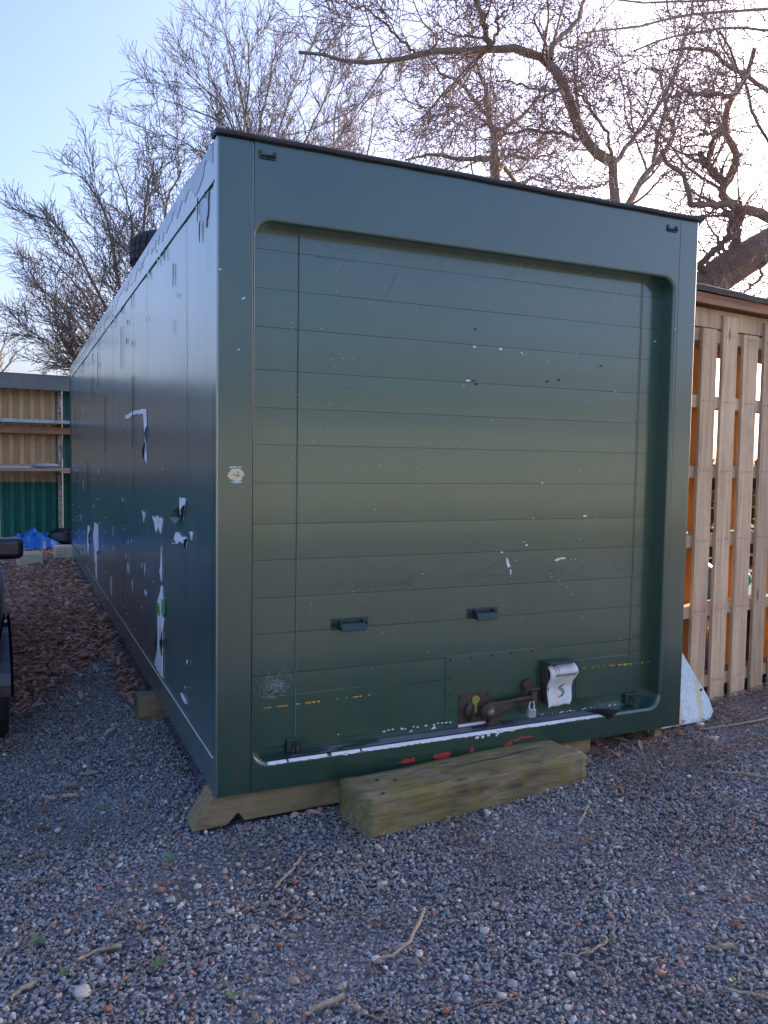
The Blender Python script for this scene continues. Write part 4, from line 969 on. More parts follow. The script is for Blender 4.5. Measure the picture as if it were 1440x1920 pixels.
def resample(pts, k, wob=0):
    p = np.array(pts, float); s = np.r_[0, np.cumsum(np.linalg.norm(np.diff(p, axis=0), axis=1))]
    # smooth with Catmull-like interpolation: dense linear then gaussian-ish smoothing
    u = np.linspace(0, s[-1], k); q = np.stack([np.interp(u, s, p[:, i]) for i in range(3)], 1)
    for _ in range(2): q[1:-1] = .25*q[:-2]+.5*q[1:-1]+.25*q[2:]
    if wob: q[1:-1] += rng.normal(0, wob, q[1:-1].shape)
    return q
def tree(name, label, trunk, limbs, spec, rmin, twigmat, group=None, cat='tree', minr=None):
    base = trunk[0][0][0] if trunk else limbs[0][0][0]
    root = tag(empty(name, (base[0], base[1], gz(base[0], base[1]))), label, cat, group)
    inv = Matrix.Translation((-base[0], -base[1], -gz(base[0], base[1])))
    def add(pn, parts, mat, kind=None):
        o = np_mesh(pn, parts, mat, root); o.matrix_parent_inverse = inv
        if kind: o['kind'] = kind
        return o
    K = 22
    for pts, r0, r1 in trunk:
        p = resample(pts, K, .006)[None]; t = np.linspace(0, 1, K); rr = (r0+(r1-r0)*t)*(1+rng.normal(0, .05, K)); rr[0] *= 1.25
        add('trunk', [tubes(p, rr[None], 12)], M_bark)
    LP, LR = [], []
    for pts, r0, r1 in limbs:
        p = resample(pts, K, .012); rr = (r0+(r1-r0)*np.linspace(0, 1, K))*(1+rng.normal(0, .05, K))
        LP.append(p); LR.append(rr)
        add('limb', [tubes(p[None], rr[None], 9)], M_bark)
    P, Rd = np.array(LP), np.array(LR); parts = []
    for (n, lr, ang, k, wig, up, rratio, sides, tmin, clampv) in spec:
        P, Rd = grow(P, Rd, n, lr, ang, k, wig, up, rratio, tmin, 1.0, .25, clampv)
        Rd = np.maximum(Rd, rmin)
        ok = P[:, :, 2].min(1) > .4
        P, Rd = P[ok], Rd[ok]
        parts.append(tubes(P, Rd, sides))
    add('crown', parts, twigmat, 'stuff')
    return root
# spec: n children, length ratio, angle, points, wiggle, up, radius ratio, sides, first position, length clamp
ASH = [(17, .40, 30, 9, .05, .03, .45, 5, .12, (.6, 2.0)), (8, .52, 33, 7, .06, .025, .5, 4, .1, (.4, 1.1)), (5, .52, 36, 5, .08, .02, .6, 3, .08, (.22, .55))]
tr1 = ([(2.088,12.608,1.089),(2.059,12.719,2.513)])
A0 = [(2.059,12.719,2.513)][0]
def L(pts, r0, r1): return ([A0]+pts, r0*.62, r1*.7)
tree('bare_tree', 'bare fanning tree rising behind the far left end of the container', [([(A0[0], A0[1], .1), A0], .22, .17)],
 [L([(1.548,12.923,3.711),(1.094,12.975,4.673),(1.015,12.835,5.319),(0.889,12.939,6.006),(0.59,12.887,6.476),(0.432,12.969,6.619)], .10, .02),
  L([(1.348,12.889,3.493),(0.868,12.828,4.234),(0.57,12.558,4.731),(0.251,12.412,5.317),(-0.183,12.305,5.69)], .09, .015),
  L([(1.319,13.444,3.349),(0.847,14.16,4.238),(0.538,14.678,4.933),(0.015,15.292,5.593),(-0.229,15.638,5.805)], .08, .015),
  L([(1.148,12.842,3.077),(0.514,12.512,3.676),(0.103,12.289,4.123),(-0.329,12.064,4.404)], .07, .012),
  L([(1.101,13.293,2.913),(0.471,13.851,3.646),(0.061,14.295,4.191),(-0.316,14.696,4.325)], .06, .010),
  L([(1.769,13.072,4.152),(1.58,13.466,5.427),(1.687,13.705,6.424),(1.785,13.805,6.931),(1.884,13.905,7.445)], .10, .02),
  L([(1.892,12.598,4.486),(1.794,12.283,5.67),(1.828,12.083,6.19),(2.04,11.794,6.602)], .09, .02),
  L([(1.77,13.406,4.203),(1.471,14.186,5.573),(1.565,14.65,6.556),(1.366,15.011,7.282),(1.292,15.293,7.687)], .09, .015),
  L([(2.293,13.168,4.211),(2.505,13.737,5.914),(2.797,14.119,7.017),(3.154,14.235,7.869)], .08, .02),
  L([(0.85,12.736,2.757),(0.463,12.496,3.1),(0.105,12.456,3.356),(-0.159,12.364,3.466),(-0.5,12.31,3.617)], .04, .008),
  L([(1.063,12.961,2.634),(0.549,13.011,3.156),(0.318,13.017,3.319),(0.18,12.984,3.52),(0.064,12.997,3.745)], .075, .06)], ASH, .0046, M_twig)
B0 = [(3.667,13.736,3.972)][0]
def LB(pts, r0, r1): return ([B0]+pts, r0*.62, r1*.7)
tree('bare_tree', 'bare upright tree behind the near left corner of the container roof', [([(B0[0], B0[1], .1), B0], .24, .18)],
 [LB([(3.851,13.834,6.654),(3.821,13.965,8.383),(3.755,14.026,8.828),(3.608,13.9,9.236),(3.385,13.82,9.795),(3.29,13.654,9.963)], .10, .016),
  LB([(4.008,13.987,6.716),(4.105,14.287,8.548),(4.358,14.445,9.325),(4.576,14.632,10.293),(4.672,14.839,10.747)], .10, .016),
  LB([(3.745,13.643,6.371),(3.411,13.238,7.896),(3.081,12.986,8.46),(2.574,12.786,8.58),(2.267,12.489,8.638)], .08, .014),
  LB([(3.876,14.136,6.403),(3.769,14.896,8.761),(3.274,15.593,9.213),(2.624,16.248,9.632),(2.454,16.669,9.822)], .07, .012),
  LB([(3.542,13.511,6.311),(3.02,13.162,7.391),(2.37,13.029,7.542),(1.884,12.816,7.629)], .06, .01),
  LB([(4.107,13.919,6.379),(4.56,14.302,8.578),(4.984,14.516,9.703),(5.327,14.638,10.571),(5.584,14.667,11.103)], .08, .014),
  LB([(3.741,13.421,6.314),(3.483,13.1,7.964),(3.532,12.696,8.836),(3.414,12.462,9.453)], .07, .013),
  LB([(4.095,13.476,6.267),(4.588,12.906,7.671),(4.851,12.393,8.367),(5.025,12.13,8.907),(5.1,11.911,9.43)], .07, .012),
  LB([(4.266,14.063,6.323),(5.355,14.102,7.736),(5.973,14.11,8.76),(6.641,14.193,9.611),(7.019,14.175,10.265)], .07, .012)], ASH, .0046, M_twig)
C0 = [(6.657,15.708,4.446)][0]
def LC(pts, r0, r1): return ([C0]+pts, r0*.62, r1*.7)
tree('bare_tree', 'thinner bare tree farther back above the middle of the container roof', [([(C0[0], C0[1], .1), C0], .2, .15)],
 [LC([(6.571,15.943,7.333),(6.535,16.093,9.302),(6.607,16.132,10.353),(6.916,16.045,11.146)], .08, .015),
  LC([(7.084,16.158,7.456),(7.631,16.477,9.354),(7.849,16.669,10.397),(8.131,16.824,11.32)], .08, .015),
  LC([(7.288,15.607,7.214),(8.143,15.316,8.672),(8.635,15.164,9.73),(8.825,15.14,10.653)], .07, .013),
  LC([(6.471,16.427,7.312),(6.26,17.092,9.195),(6.214,17.413,10.37),(5.908,17.826,11.144)], .07, .013),
  LC([(7.606,15.995,6.955),(9.463,15.822,8.77),(10.257,15.855,9.723),(10.627,15.969,10.652)], .06, .012),
  LC([(7.64,15.403,6.563),(9.331,14.722,7.904),(10.542,13.99,8.512),(10.906,13.644,9.092)], .06, .012)], ASH, .0056, M_twigr)
OAK = [(9, .48, 52, 14, .14, .03, .42, 6, .08, (.7, 2.7)), (6, .52, 52, 10, .16, .03, .5, 5, .1, (.4, 1.4)), (4, .54, 50, 7, .17, .03, .6, 4, .12, (.24, .62)), (2, .5, 46, 3, .15, .03, .8, 3, .3, (.08, .22))]
OAK_OPEN = [(6, .48, 52, 14, .14, .03, .42, 6, .1, (.6, 2.2)), (5, .52, 52, 10, .16, .03, .5, 5, .1, (.35, 1.2)), (4, .54, 50, 7, .17, .03, .6, 4, .12, (.2, .5)), (2, .5, 46, 3, .15, .03, .8, 3, .3, (.08, .2))]
D0 = [(6.767,5.698,3.753)][0]; DJ = [(6.717,5.846,5.593)][0]; DF = [(6.9,5.719,4.946)][0]
TRD = [([(D0[0], D0[1], .1), D0]+[(6.752,5.769,4.691),(6.743,5.795,5.016),(6.72,5.825,5.304),(6.717,5.846,5.593)], .10, .062)]
tree('oak_tree', 'gnarled bare oak rising behind the right half of the container', TRD,
 [([(6.717,5.846,5.593),(6.592,5.905,5.613),(6.248,5.968,5.857),(6.08,5.964,6.29),(5.988,5.91,6.491),(5.659,5.855,6.725),(5.432,5.856,6.823),(5.038,5.807,6.709),(4.656,5.754,6.596),(4.088,5.669,6.398),(3.573,5.561,6.215),(3.149,5.519,5.989),(2.635,5.529,5.925),(2.14,5.534,5.918)], .075, .016),
  ([(4.656,5.754,6.596),(4.586,5.682,6.687),(4.522,5.606,6.763),(4.315,5.494,6.969),(4.147,5.368,7.224)], .042, .018),
  ([(5.659,5.855,6.725),(5.734,5.943,6.893),(5.809,6.029,7.05),(6.089,6.138,7.285),(6.396,6.24,7.613),(6.581,6.4,7.962),(6.885,6.639,8.668)], .04, .02),
  ([(6.717,5.846,5.593),(6.858,5.899,5.705),(7.029,5.946,5.913),(7.34,6.043,6.197),(7.659,6.142,6.549),(7.838,6.184,6.748),(8.166,6.282,7.153),(8.43,6.421,7.727),(8.697,6.559,8.316),(8.908,6.719,8.838)], .035, .014),
  ([(6.717,5.846,5.593),(6.605,5.797,5.734),(6.528,5.734,5.908),(6.366,5.705,6.02),(6.219,5.665,6.067),(6.111,5.61,6.147),(5.828,5.524,6.225)], .026, .012),
  ([(6.766,5.765,4.728),(7.053,5.88,5.105),(7.332,5.996,5.449),(7.65,6.095,5.787),(7.973,6.188,6.097),(8.282,6.292,6.453),(8.274,6.535,6.733),(8.366,6.741,7.144),(8.413,6.855,7.517)], .052, .02),
  ([(7.65,6.095,5.787),(7.702,6.091,6.093),(7.835,6.167,6.479),(8.069,6.208,7.028),(8.242,6.274,7.545),(8.416,6.338,8.031)], .034, .014),
  ([(6.235,5.974,5.857),(5.948,5.885,5.858),(5.572,5.832,5.793),(5.237,5.76,5.721),(5.026,5.74,5.631),(4.734,5.652,5.626)], .028, .01),
  ([(6.067,5.972,6.325),(5.705,5.694,6.281),(5.339,5.409,6.108),(4.983,5.233,5.986),(4.582,5.082,5.936),(4.304,4.981,5.827)], .022, .008),
  ([(4.613,5.769,6.543),(4.422,5.732,6.327),(4.221,5.699,6.115),(3.994,5.676,5.874),(3.771,5.65,5.606)], .016, .007),
  ([(6.733,5.822,5.341),(6.258,5.583,5.128),(5.876,5.421,5.036),(5.503,5.249,4.864)], .018, .008),
  ([(4.686,5.741,6.609),(4.669,5.537,6.734),(4.531,5.381,6.752),(4.591,5.246,6.793)], .02, .01),
  ([(3.573,5.561,6.215),(3.264,5.492,6.365),(2.964,5.415,6.462),(2.62,5.352,6.463),(2.505,5.407,6.49)], .018, .006)], OAK, .0042, M_twigr)
C2 = [(6.887,9.012,4.704)][0]
tree('oak_tree', 'smaller bare oak further back behind the middle of the container', [([(C2[0], C2[1], .1), C2]+[(6.9,9.081,5.807),(6.906,9.116,6.359),(6.886,9.153,6.772)], .11, .085)],
 [([(6.886,9.153,6.772),(6.872,9.175,7.001),(6.874,9.187,7.185),(6.795,9.248,7.552),(6.774,9.285,7.965),(6.636,9.37,8.284),(6.597,9.406,8.559)], .07, .02),
  ([(6.886,9.153,6.772),(6.554,9.077,6.666),(6.204,9.01,6.569),(5.782,8.981,6.55),(5.409,8.928,6.496),(5.042,8.863,6.331)], .05, .014),
  ([(6.924,9.114,6.451),(7.104,9.273,6.756),(7.341,9.377,6.643),(7.643,9.449,6.478),(7.963,9.541,6.744)], .05, .02),
  ([(6.874,9.184,7.139),(7.197,9.275,7.41),(7.612,9.324,7.687),(7.951,9.419,8.112),(8.25,9.529,8.498)], .045, .014),
  ([(6.835,9.22,7.414),(6.483,9.176,7.643),(6.219,9.088,7.819),(5.798,9.065,7.896),(5.467,9.01,8.1)], .04, .012),
  ([(6.894,9.146,6.726),(6.994,8.769,6.708),(7.145,8.356,6.512),(7.345,8.049,6.572)], .035, .012)], OAK, .0042, M_twigr)
E0 = [(5.692,3.902,2.52)][0]
EB = [(6.161,3.751,3.443),(6.271,3.713,3.623),(6.541,3.598,3.745),(6.921,3.439,3.958),(7.246,3.303,4.141),(7.775,3.199,4.536),(8.526,3.123,5.223),(9.18,3.228,6.294),(9.681,3.419,7.617)]
tree('oak_tree', 'thick leaning oak limb with snaking branches rising behind the pallet store', [([(E0[0], E0[1], .1), E0]+[(5.914,3.838,3.055)]+EB, .27, .06)],
 [([(6.498,3.617,3.733),(6.489,3.518,3.837),(6.448,3.443,4.072),(6.389,3.369,4.214),(6.293,3.308,4.296)], .065, .05),
  ([(7.247,3.305,4.17),(6.67,3.239,4.19),(6.462,3.336,4.215),(6.226,3.336,4.249),(6.019,3.325,4.316),(6.046,3.322,4.456),(6.094,3.196,4.55),(6.17,3.167,4.628),(6.05,3.118,4.715),(5.981,3.156,4.823),(5.848,3.112,4.901),(5.824,3.128,4.97),(5.809,3.032,5.089),(5.841,2.917,5.23),(5.818,2.827,5.366),(5.808,2.732,5.523)], .062, .022),
  ([(6.389,3.369,4.214),(6.207,3.236,4.274),(5.884,3.156,4.168),(5.657,3.148,4.149),(5.482,3.113,4.073),(5.36,3.07,4.25),(5.338,3.09,4.397),(5.228,3.141,4.406),(5.084,3.101,4.461),(5.052,3.123,4.575)], .04, .018),
  ([(6.057,3.32,4.495),(5.917,3.274,4.514),(5.75,3.246,4.602),(5.624,3.197,4.655)], .045, .03),
  ([(5.73,3.257,4.618),(5.713,3.158,4.672),(5.684,3.067,4.757),(5.763,3.038,4.859),(5.479,2.939,4.738),(5.317,2.899,4.685)], .024, .014),
  ([(5.841,2.917,5.23),(5.682,2.872,5.114),(5.405,2.885,5.076),(5.142,2.891,5.017),(4.966,2.859,4.979),(4.765,2.833,4.862)], .028, .01),
  ([(8.526,3.123,5.223),(6.92,2.975,5.223),(6.26,2.951,5.301),(6.03,2.948,5.331),(5.781,2.956,5.402),(5.63,2.918,5.44),(5.48,2.879,5.492),(5.194,2.898,5.462),(4.935,2.901,5.383)], .045, .012),
  ([(6.325,3.69,3.641),(6.064,3.59,3.661),(6.066,3.377,3.784),(6.1,3.256,3.843),(6.072,3.169,4.009),(5.983,3.107,4.115)], .05, .02),
  ([(5.934,3.537,3.636),(5.935,3.321,3.7),(5.959,3.206,3.786),(5.94,3.11,3.869)], .022, .01),
  ([(8.526,3.123,5.223),(5.287,1.516,5.202),(4.394,1.353,4.902),(3.911,1.343,4.753),(3.482,1.307,4.592),(3.105,1.247,4.406),(2.791,1.158,4.241),(2.492,1.069,4.152)], .022, .006),
  ([(8.526,3.123,5.223),(5.29,1.529,5.415),(4.323,1.391,4.987),(3.842,1.378,4.809),(3.349,1.373,4.663),(2.945,1.332,4.595)], .02, .006),
  ([(8.526,3.123,5.223),(5.747,1.861,5.257),(5.195,1.882,5.099),(4.746,1.866,5.097),(4.312,1.835,4.962),(3.856,1.808,4.747),(3.492,1.741,4.56)], .022, .007),
  ([(8.526,3.123,5.223),(6.463,2.575,4.374),(5.959,2.594,4.501),(5.655,2.527,4.721),(5.4,2.43,4.829),(5.174,2.33,5.069),(4.867,2.261,5.243)], .026, .01),
  ([(6.92,3.436,3.899),(6.694,3.295,3.556),(6.452,3.284,3.387),(6.266,3.252,3.279),(6.032,3.25,3.312)], .02, .008),
  ([(7.246,3.3,4.082),(7.165,3.416,3.63),(7.084,3.548,3.409),(6.944,3.711,3.243),(6.854,3.842,2.95)], .022, .008)], OAK_OPEN, .0030, M_twigr)
F0 = [(-1.45,21.502,2.862)][0]
tree('bare_sapling', 'pale thin bare sapling above the shed roof at the far left', [([(F0[0], F0[1], .1), F0], .09, .07)],
 [([F0]+[(-1.175,21.446,3.877),(-0.971,21.387,4.386),(-0.834,21.359,4.894),(-0.764,21.347,5.184)], .04, .01), ([F0]+[(-1.045,21.377,3.735),(-0.885,21.314,3.882),(-0.643,21.233,4.319),(-0.404,21.136,4.496)], .04, .01), ([F0]+[(-1.305,21.515,4.019),(-1.193,21.503,4.599),(-1.095,21.488,5.034)], .04, .01)], [(7, .4, 38, 7, .12, .02, .5, 4, .2, (.3, 1.2)), (5, .45, 40, 5, .15, .02, .6, 3, .2, (.15, .5))], .007, M_twig)

# ---------------------------------------------------------------- hedges (behind the store, beyond the yard)
def hedge(name, label, p0, p1, wid, ht, n, leaf, cols, seed=0):
    rg = np.random.default_rng(seed)
    M, nt, b = new_mat(name+'_leaf'); g = noise(nt, coords(nt, 'World'), 2.2, 5, .6)
    nt.links.new(ramp(nt, [(.3, cols[0]), (.55, cols[1]), (.75, cols[2])], g), b.inputs['Base Color']); b.inputs['Roughness'].default_value = .6
    p0, p1 = np.array(p0, float), np.array(p1, float); d = p1-p0; L_ = np.linalg.norm(d); d /= L_; nn_ = np.array([-d[1], d[0]])
    t = rg.uniform(0, L_, n); top = ht*(.78+.12*np.sin(t*.9+seed)+.10*np.sin(t*2.7+1))
    z = top*np.sqrt(rg.uniform(0, 1, n)); w = rg.normal(0, wid*.33, n)
    c = np.stack([p0[0]+d[0]*t+nn_[0]*w, p0[1]+d[1]*t+nn_[1]*w, z+.05], 1)
    a = rg.normal(0, 1, (n, 3)); a /= np.linalg.norm(a, axis=1, keepdims=True); b2 = rg.normal(0, 1, (n, 3)); b2 -= (b2*a).sum(1, keepdims=True)*a; b2 /= np.linalg.norm(b2, axis=1, keepdims=True)
    s = leaf*rg.uniform(.6, 1.4, n)[:, None]
    V = np.stack([c-a*s, c+b2*s*.5, c+a*s, c-b2*s*.5], 1).reshape(-1, 3)
    return tag(np_mesh(name, [(V, np.arange(n*4).reshape(n, 4))], M, smooth=False), label, 'hedge')
hedge('hedge', 'low yellow-green hedge seen through the gaps of the pallet store', (4.2, 6.9), (16, 4.0), 1.1, 1.75, 15000, .07, [(.10, .10, .02), (.22, .19, .04), (.34, .24, .06)], 2)
hedge('hedge', 'unseen tall evergreen hedge added behind the container to shade the shed front', (3.2, 12.2), (11, 11.2), 1.2, 3.3, 16000, .10, [(.03, .05, .015), (.06, .08, .02), (.10, .10, .03)], 3)  # hidden behind the container, added to keep sun off tarpaulin and lower shed
M_fence = wood('weathered_fence', (.38, .41, .33), (.45, .48, .39), (.28, .30, .25), 1)
fence = tag(empty('board_fence', (-30, -13.2, -.03)), 'long weathered close-board fence across the yard behind the photographer', 'fence')
fp = [boxv(i*.152, i*.152+.148, 0+.012*(i % 2), .018+.012*(i % 2), .04, 2.36+.02*math.sin(i*1.7)) for i in range(400)]
V, F = [], []
for q in fp: n = len(V); V += q; F += [tuple(k_+n for k_ in f) for f in BOXF]
mesh_obj('board', V, F, M_fence, fence)['kind'] = 'stuff'
for i in range(25): box('fence_post', i*2.5-.05, i*2.5+.05, -.11, -.002, 0, 2.3, M_fence, fence, .004)
hedge('hedge', 'bare scrubby field hedge beyond the board fence', (-90, -60), (80, -66), 3.5, 4.6, 12000, .32, [(.10, .075, .045), (.17, .13, .075), (.23, .17, .10)], 5)

# ---------------------------------------------------------------- gravel, pebbles, leaves, twigs
lib = bpy.data.collections.new('stone_library')
def rock(name, seed, mat, flat=.6, sub=2):
    bm = bmesh.new(); bmesh.ops.create_icosphere(bm, subdivisions=sub, radius=1)
    for v in bm.verts:
        n = mn.noise(v.co*1.1+Vector((seed*5.3, seed*2.1, 1)))*.45+mn.noise(v.co*2.3+Vector((seed, 3, seed)))*.18
        v.co *= 1+n
    for q in range(5):
        pn = Vector((random.gauss(0, 1), random.gauss(0, 1), random.gauss(0, 1))).normalized(); h = random.uniform(.62, .85)
        for v in bm.verts:
            dd = v.co.dot(pn)
            if dd > h: v.co -= pn*(dd-h)*.85
    for v in bm.verts: v.co.z *= flat; v.co.y *= .78
    me = bpy.data.meshes.new(name); bm.to_mesh(me); bm.free(); me.materials.append(mat); me.polygons.foreach_set('use_smooth', [True]*len(me.polygons))
    return me
def lib_coll(name, meshes):
    c = bpy.data.collections.new(name)
    for i, me in enumerate(meshes):
        o = bpy.data.objects.new('%s_%02d' % (name, i), me); c.objects.link(o)
    return c
def scatter(name, P, rot, scl, coll, count, base_mat):
    """one point per stone; geometry nodes put a stone on each point"""
    me = bpy.data.meshes.new(name); n = len(P)
    me.vertices.add(n); me.vertices.foreach_set('co', P.astype(np.float32).ravel())
    for nm, arr in (('rot', rot), ('scl', scl)):
        at = me.attributes.new(nm, 'FLOAT_VECTOR', 'POINT'); at.data.foreach_set('vector', arr.astype(np.float32).ravel())
    at = me.attributes.new('idx', 'INT', 'POINT'); at.data.foreach_set('value', rng.integers(0, count, n).astype(np.int32))
    me.materials.append(base_mat); me.update()
    o = bpy.data.objects.new(name, me); COL.objects.link(o); o['kind'] = 'stuff'
    ng = bpy.data.node_groups.new(name+'_nodes', 'GeometryNodeTree')
    ng.interface.new_socket('Geometry', in_out='INPUT', socket_type='NodeSocketGeometry'); ng.interface.new_socket('Geometry', in_out='OUTPUT', socket_type='NodeSocketGeometry')
    gi = ng.nodes.new('NodeGroupInput'); go = ng.nodes.new('NodeGroupOutput'); ip = ng.nodes.new('GeometryNodeInstanceOnPoints'); ci = ng.nodes.new('GeometryNodeCollectionInfo')
    ci.inputs['Collection'].default_value = coll; ci.inputs['Separate Children'].default_value = True; ci.inputs['Reset Children'].default_value = True
    ip.inputs['Pick Instance'].default_value = True
    def attr(nm, t):
        a = ng.nodes.new('GeometryNodeInputNamedAttribute'); a.data_type = t; a.inputs['Name'].default_value = nm; return [s for s in a.outputs if s.name == 'Attribute' and s.enabled][0]
    ng.links.new(gi.outputs[0], ip.inputs['Points']); ng.links.new(ci.outputs[0], ip.inputs['Instance'])
    ng.links.new(attr('rot', 'FLOAT_VECTOR'), ip.inputs['Rotation']); ng.links.new(attr('scl', 'FLOAT_VECTOR'), ip.inputs['Scale']); ng.links.new(attr('idx', 'INT'), ip.inputs['Instance Index'])
    ng.links.new(ip.outputs[0], go.inputs[0])
    md = o.modifiers.new('scatter', 'NODES'); md.node_group = ng
    return o
def clear_of(x, y):
    k = ~((x > .03) & (x < CW) & (y > .18) & (y < CL))
    # sleeper
    a = math.atan2(.10, 1.131); u = (x-.518)*math.cos(a)+(y+.329)*math.sin(a); v = -(x-.518)*math.sin(a)+(y+.329)*math.cos(a)
    k &= ~((u > .01) & (u < 1.13) & (v > .01) & (v < .25))
    k &= ~((x > -.05) & (x < 1.9) & (y > .03) & (y < .17))
    return k
def yard(n_per, xr, yr):
    A = (xr[1]-xr[0])*(yr[1]-yr[0]); n = int(A*n_per); x = rng.uniform(*xr, n); y = rng.uniform(*yr, n); k = clear_of(x, y); return x[k], y[k]
XY = [yard(9600, (-1.5, 3.3), (-1.75, .2)), yard(7600, (-1.35, .05), (.2, 2.6)), yard(2600, (-1.2, .05), (2.6, 5.5)), yard(1300, (-1.6, .1), (5.5, 9.4)), yard(4600, (2.42, 4.2), (-.6, .5)), yard(4000, (3.3, 4.4), (-1.5, -.6))]
x = np.concatenate([q[0] for q in XY]); y = np.concatenate([q[1] for q in XY]); n = len(x)
# keep what lies in a wide wedge ahead of where the picture was taken
az = np.degrees(np.arctan2(x+.72, y+3.15)); k = (az > -14) & (az < 60); x, y = x[k], y[k]; n = len(x)
size = np.clip(rng.lognormal(math.log(.0058), .30, n), .0028, .013)*np.where(y > 5.5, 1.6, np.where(y > 2.6, 1.25, 1))
P = np.stack([x, y, gzv(x, y)-.010+rng.uniform(0, .010, n)+.004*np.sin(x*5.1+y*2.3)+.004*np.sin(y*7.7-x*3.1)], 1)
rot = np.stack([rng.normal(0, .5, n), rng.normal(0, .5, n), rng.uniform(0, 6.28, n)], 1)
scl = size[:, None]*rng.uniform(.75, 1.25, (n, 3))
gm = [rock('gravel_stone', i, M_gravel, .55) for i in range(7)]
gravel = scatter('gravel', P, rot, scl, lib_coll('gravel_stones', gm), 7, M_gravel)
pm = [rock('pebble_stone', 20+i, M_pebble, .62) for i in range(5)]
x, y = yard(130, (-1.5, 4.2), (-1.75, .4)); x2, y2 = yard(60, (-1.2, .0), (.3, 7)); cx = rng.normal(-.12, .28, 240); cy = rng.normal(-.52, .16, 240)
kk = clear_of(cx, cy); x = np.concatenate([x, x2, cx[kk]]); y = np.concatenate([y, y2, cy[kk]]); n = len(x)
size = np.clip(rng.lognormal(math.log(.0074), .35, n), .0035, .017)
scatter('pebbles', np.stack([x, y, gzv(x, y)+.001+size*.25], 1), np.stack([rng.normal(0, .3, n), rng.normal(0, .3, n), rng.uniform(0, 6.28, n)], 1), size[:, None]*rng.uniform(.75, 1.25, (n, 3)), lib_coll('pebble_stones', pm), 5, M_pebble)
# leaves
def leaf_mesh(seed):
    rg = random.Random(seed); V, F = [], []; n = 9; curl = rg.uniform(-.5, 1.1); roll = rg.uniform(.05, .75)
    for i in range(n+1):
        t = i/n; w = .58*math.sin(math.pi*min(1, t*.98+.02))**.7*(.70+.30*math.cos(t*n*math.pi*.9))+.02
        zc = curl*(t-.5)**2
        for s in (-1, 0, 1): V.append((t*2-1, s*w*(1-.25*roll), zc+abs(s)*roll*w*rg.uniform(.6, 1.1)+rg.uniform(-.04, .04)))
    for i in range(n):
        for s in (0, 1): F.append((i*3+s, i*3+s+1, (i+1)*3+s+1, (i+1)*3+s))
    V += [(-1, -.015, V[1][2]), (-1, .015, V[1][2]), (-1.45, .012, V[1][2]+.1), (-1.45, -.012, V[1][2]+.1)]; k = len(V); F.append((k-4, k-3, k-2, k-1))
    me = bpy.data.meshes.new('leaf'); me.from_pydata(V, [], F); me.materials.append(M_leaf); me.polygons.foreach_set('use_smooth', [True]*len(me.polygons)); me.update(); return me
LM = [leaf_mesh(i) for i in range(9)]
def inpoly(x, y, poly):
    c = np.zeros(len(x), bool); j = len(poly)-1
    for i in range(len(poly)):
        xi, yi = poly[i]; xj, yj = poly[j]
        c ^= ((yi > y) != (yj > y)) & (x < (xj-xi)*(y-yi)/(yj-yi+1e-12)+xi); j = i
    return c
LP1 = [(-0.825,7.694),(-0.058,8.568),(-0.054,6.661),(-0.087,5.6),(-0.018,4.085),(-0.009,3.555),(-0.16,3.223),(-0.262,2.894),(-0.471,2.562),(-0.531,2.272),(-0.643,2.039),(-0.731,1.822),(-0.781,1.947)]
LP2 = [(-.16, 1.8), (.02, 1.8), (.02, 6.5), (-.14, 6.5)]
LP3 = [(1.60, -.02), (2.30, -.06), (2.7, .05), (2.6, .16), (1.9, .2), (1.7, .12)]
LP4 = [(.28, -.06), (.62, -.05), (.6, .05), (.28, .03)]
LP5 = [(-1.6, 8.0), (.1, 8.0), (.1, 10.2), (-1.6, 10.2)]
X_, Y_ = [], []
for poly, dens in ((LP1, 1500), (LP2, 520), (LP3, 480), (LP4, 520), (LP5, 420)):
    p = np.array(poly); a, b_ = p.min(0), p.max(0); n = int((b_-a).prod()*dens); x = rng.uniform(a[0], b_[0], n); y = rng.uniform(a[1], b_[1], n)
    k = inpoly(x+rng.normal(0, .05, n), y+rng.normal(0, .14 if dens == 1500 else .03, n), poly) & clear_of(x, y); X_.append(x[k]); Y_.append(y[k])
x, y = yard(3, (-1.2, 3.8), (-1.4, .3)); X_.append(x); Y_.append(y); x, y = yard(14, (-1.1, 0), (.3, 4)); X_.append(x); Y_.append(y)
x = np.concatenate(X_); y = np.concatenate(Y_); n = len(x)
s = rng.uniform(.017, .044, n)*np.where(y < -.1, .62, 1)
scatter('leaf_litter', np.stack([x, y, gzv(x, y)+.006+rng.uniform(0, .030, n)*(np.arange(n) < n*.8)], 1), np.stack([rng.normal(0, .3, n), rng.normal(0, .3, n), rng.uniform(0, 6.28, n)], 1), s[:, None]*rng.uniform(.8, 1.2, (n, 3)), lib_coll('litter_leaves', LM), 9, M_leaf)
# crumbled leaf and bark bits
x, y = yard(150, (-1.4, 3.6), (-1.7, .2)); x2, y2 = yard(700, (1.9, 3.9), (-.32, .40)); x3, y3 = yard(120, (2.2, 4.2), (-1.1, -.3)); x4, y4 = yard(120, (-1.2, .0), (.2, 3))
x = np.concatenate([x, x2, x3, x4]); y = np.concatenate([y, y2, y3, y4]); n = len(x); s = rng.uniform(.005, .015, n)
scatter('leaf_crumbs', np.stack([x, y, gzv(x, y)+.004+rng.uniform(0, .008, n)], 1), np.stack([rng.normal(0, .6, n), rng.normal(0, .6, n), rng.uniform(0, 6.28, n)], 1), s[:, None]*rng.uniform(.6, 1.3, (n, 3)), lib_coll('crumb_leaves', LM), 9, M_leaf)
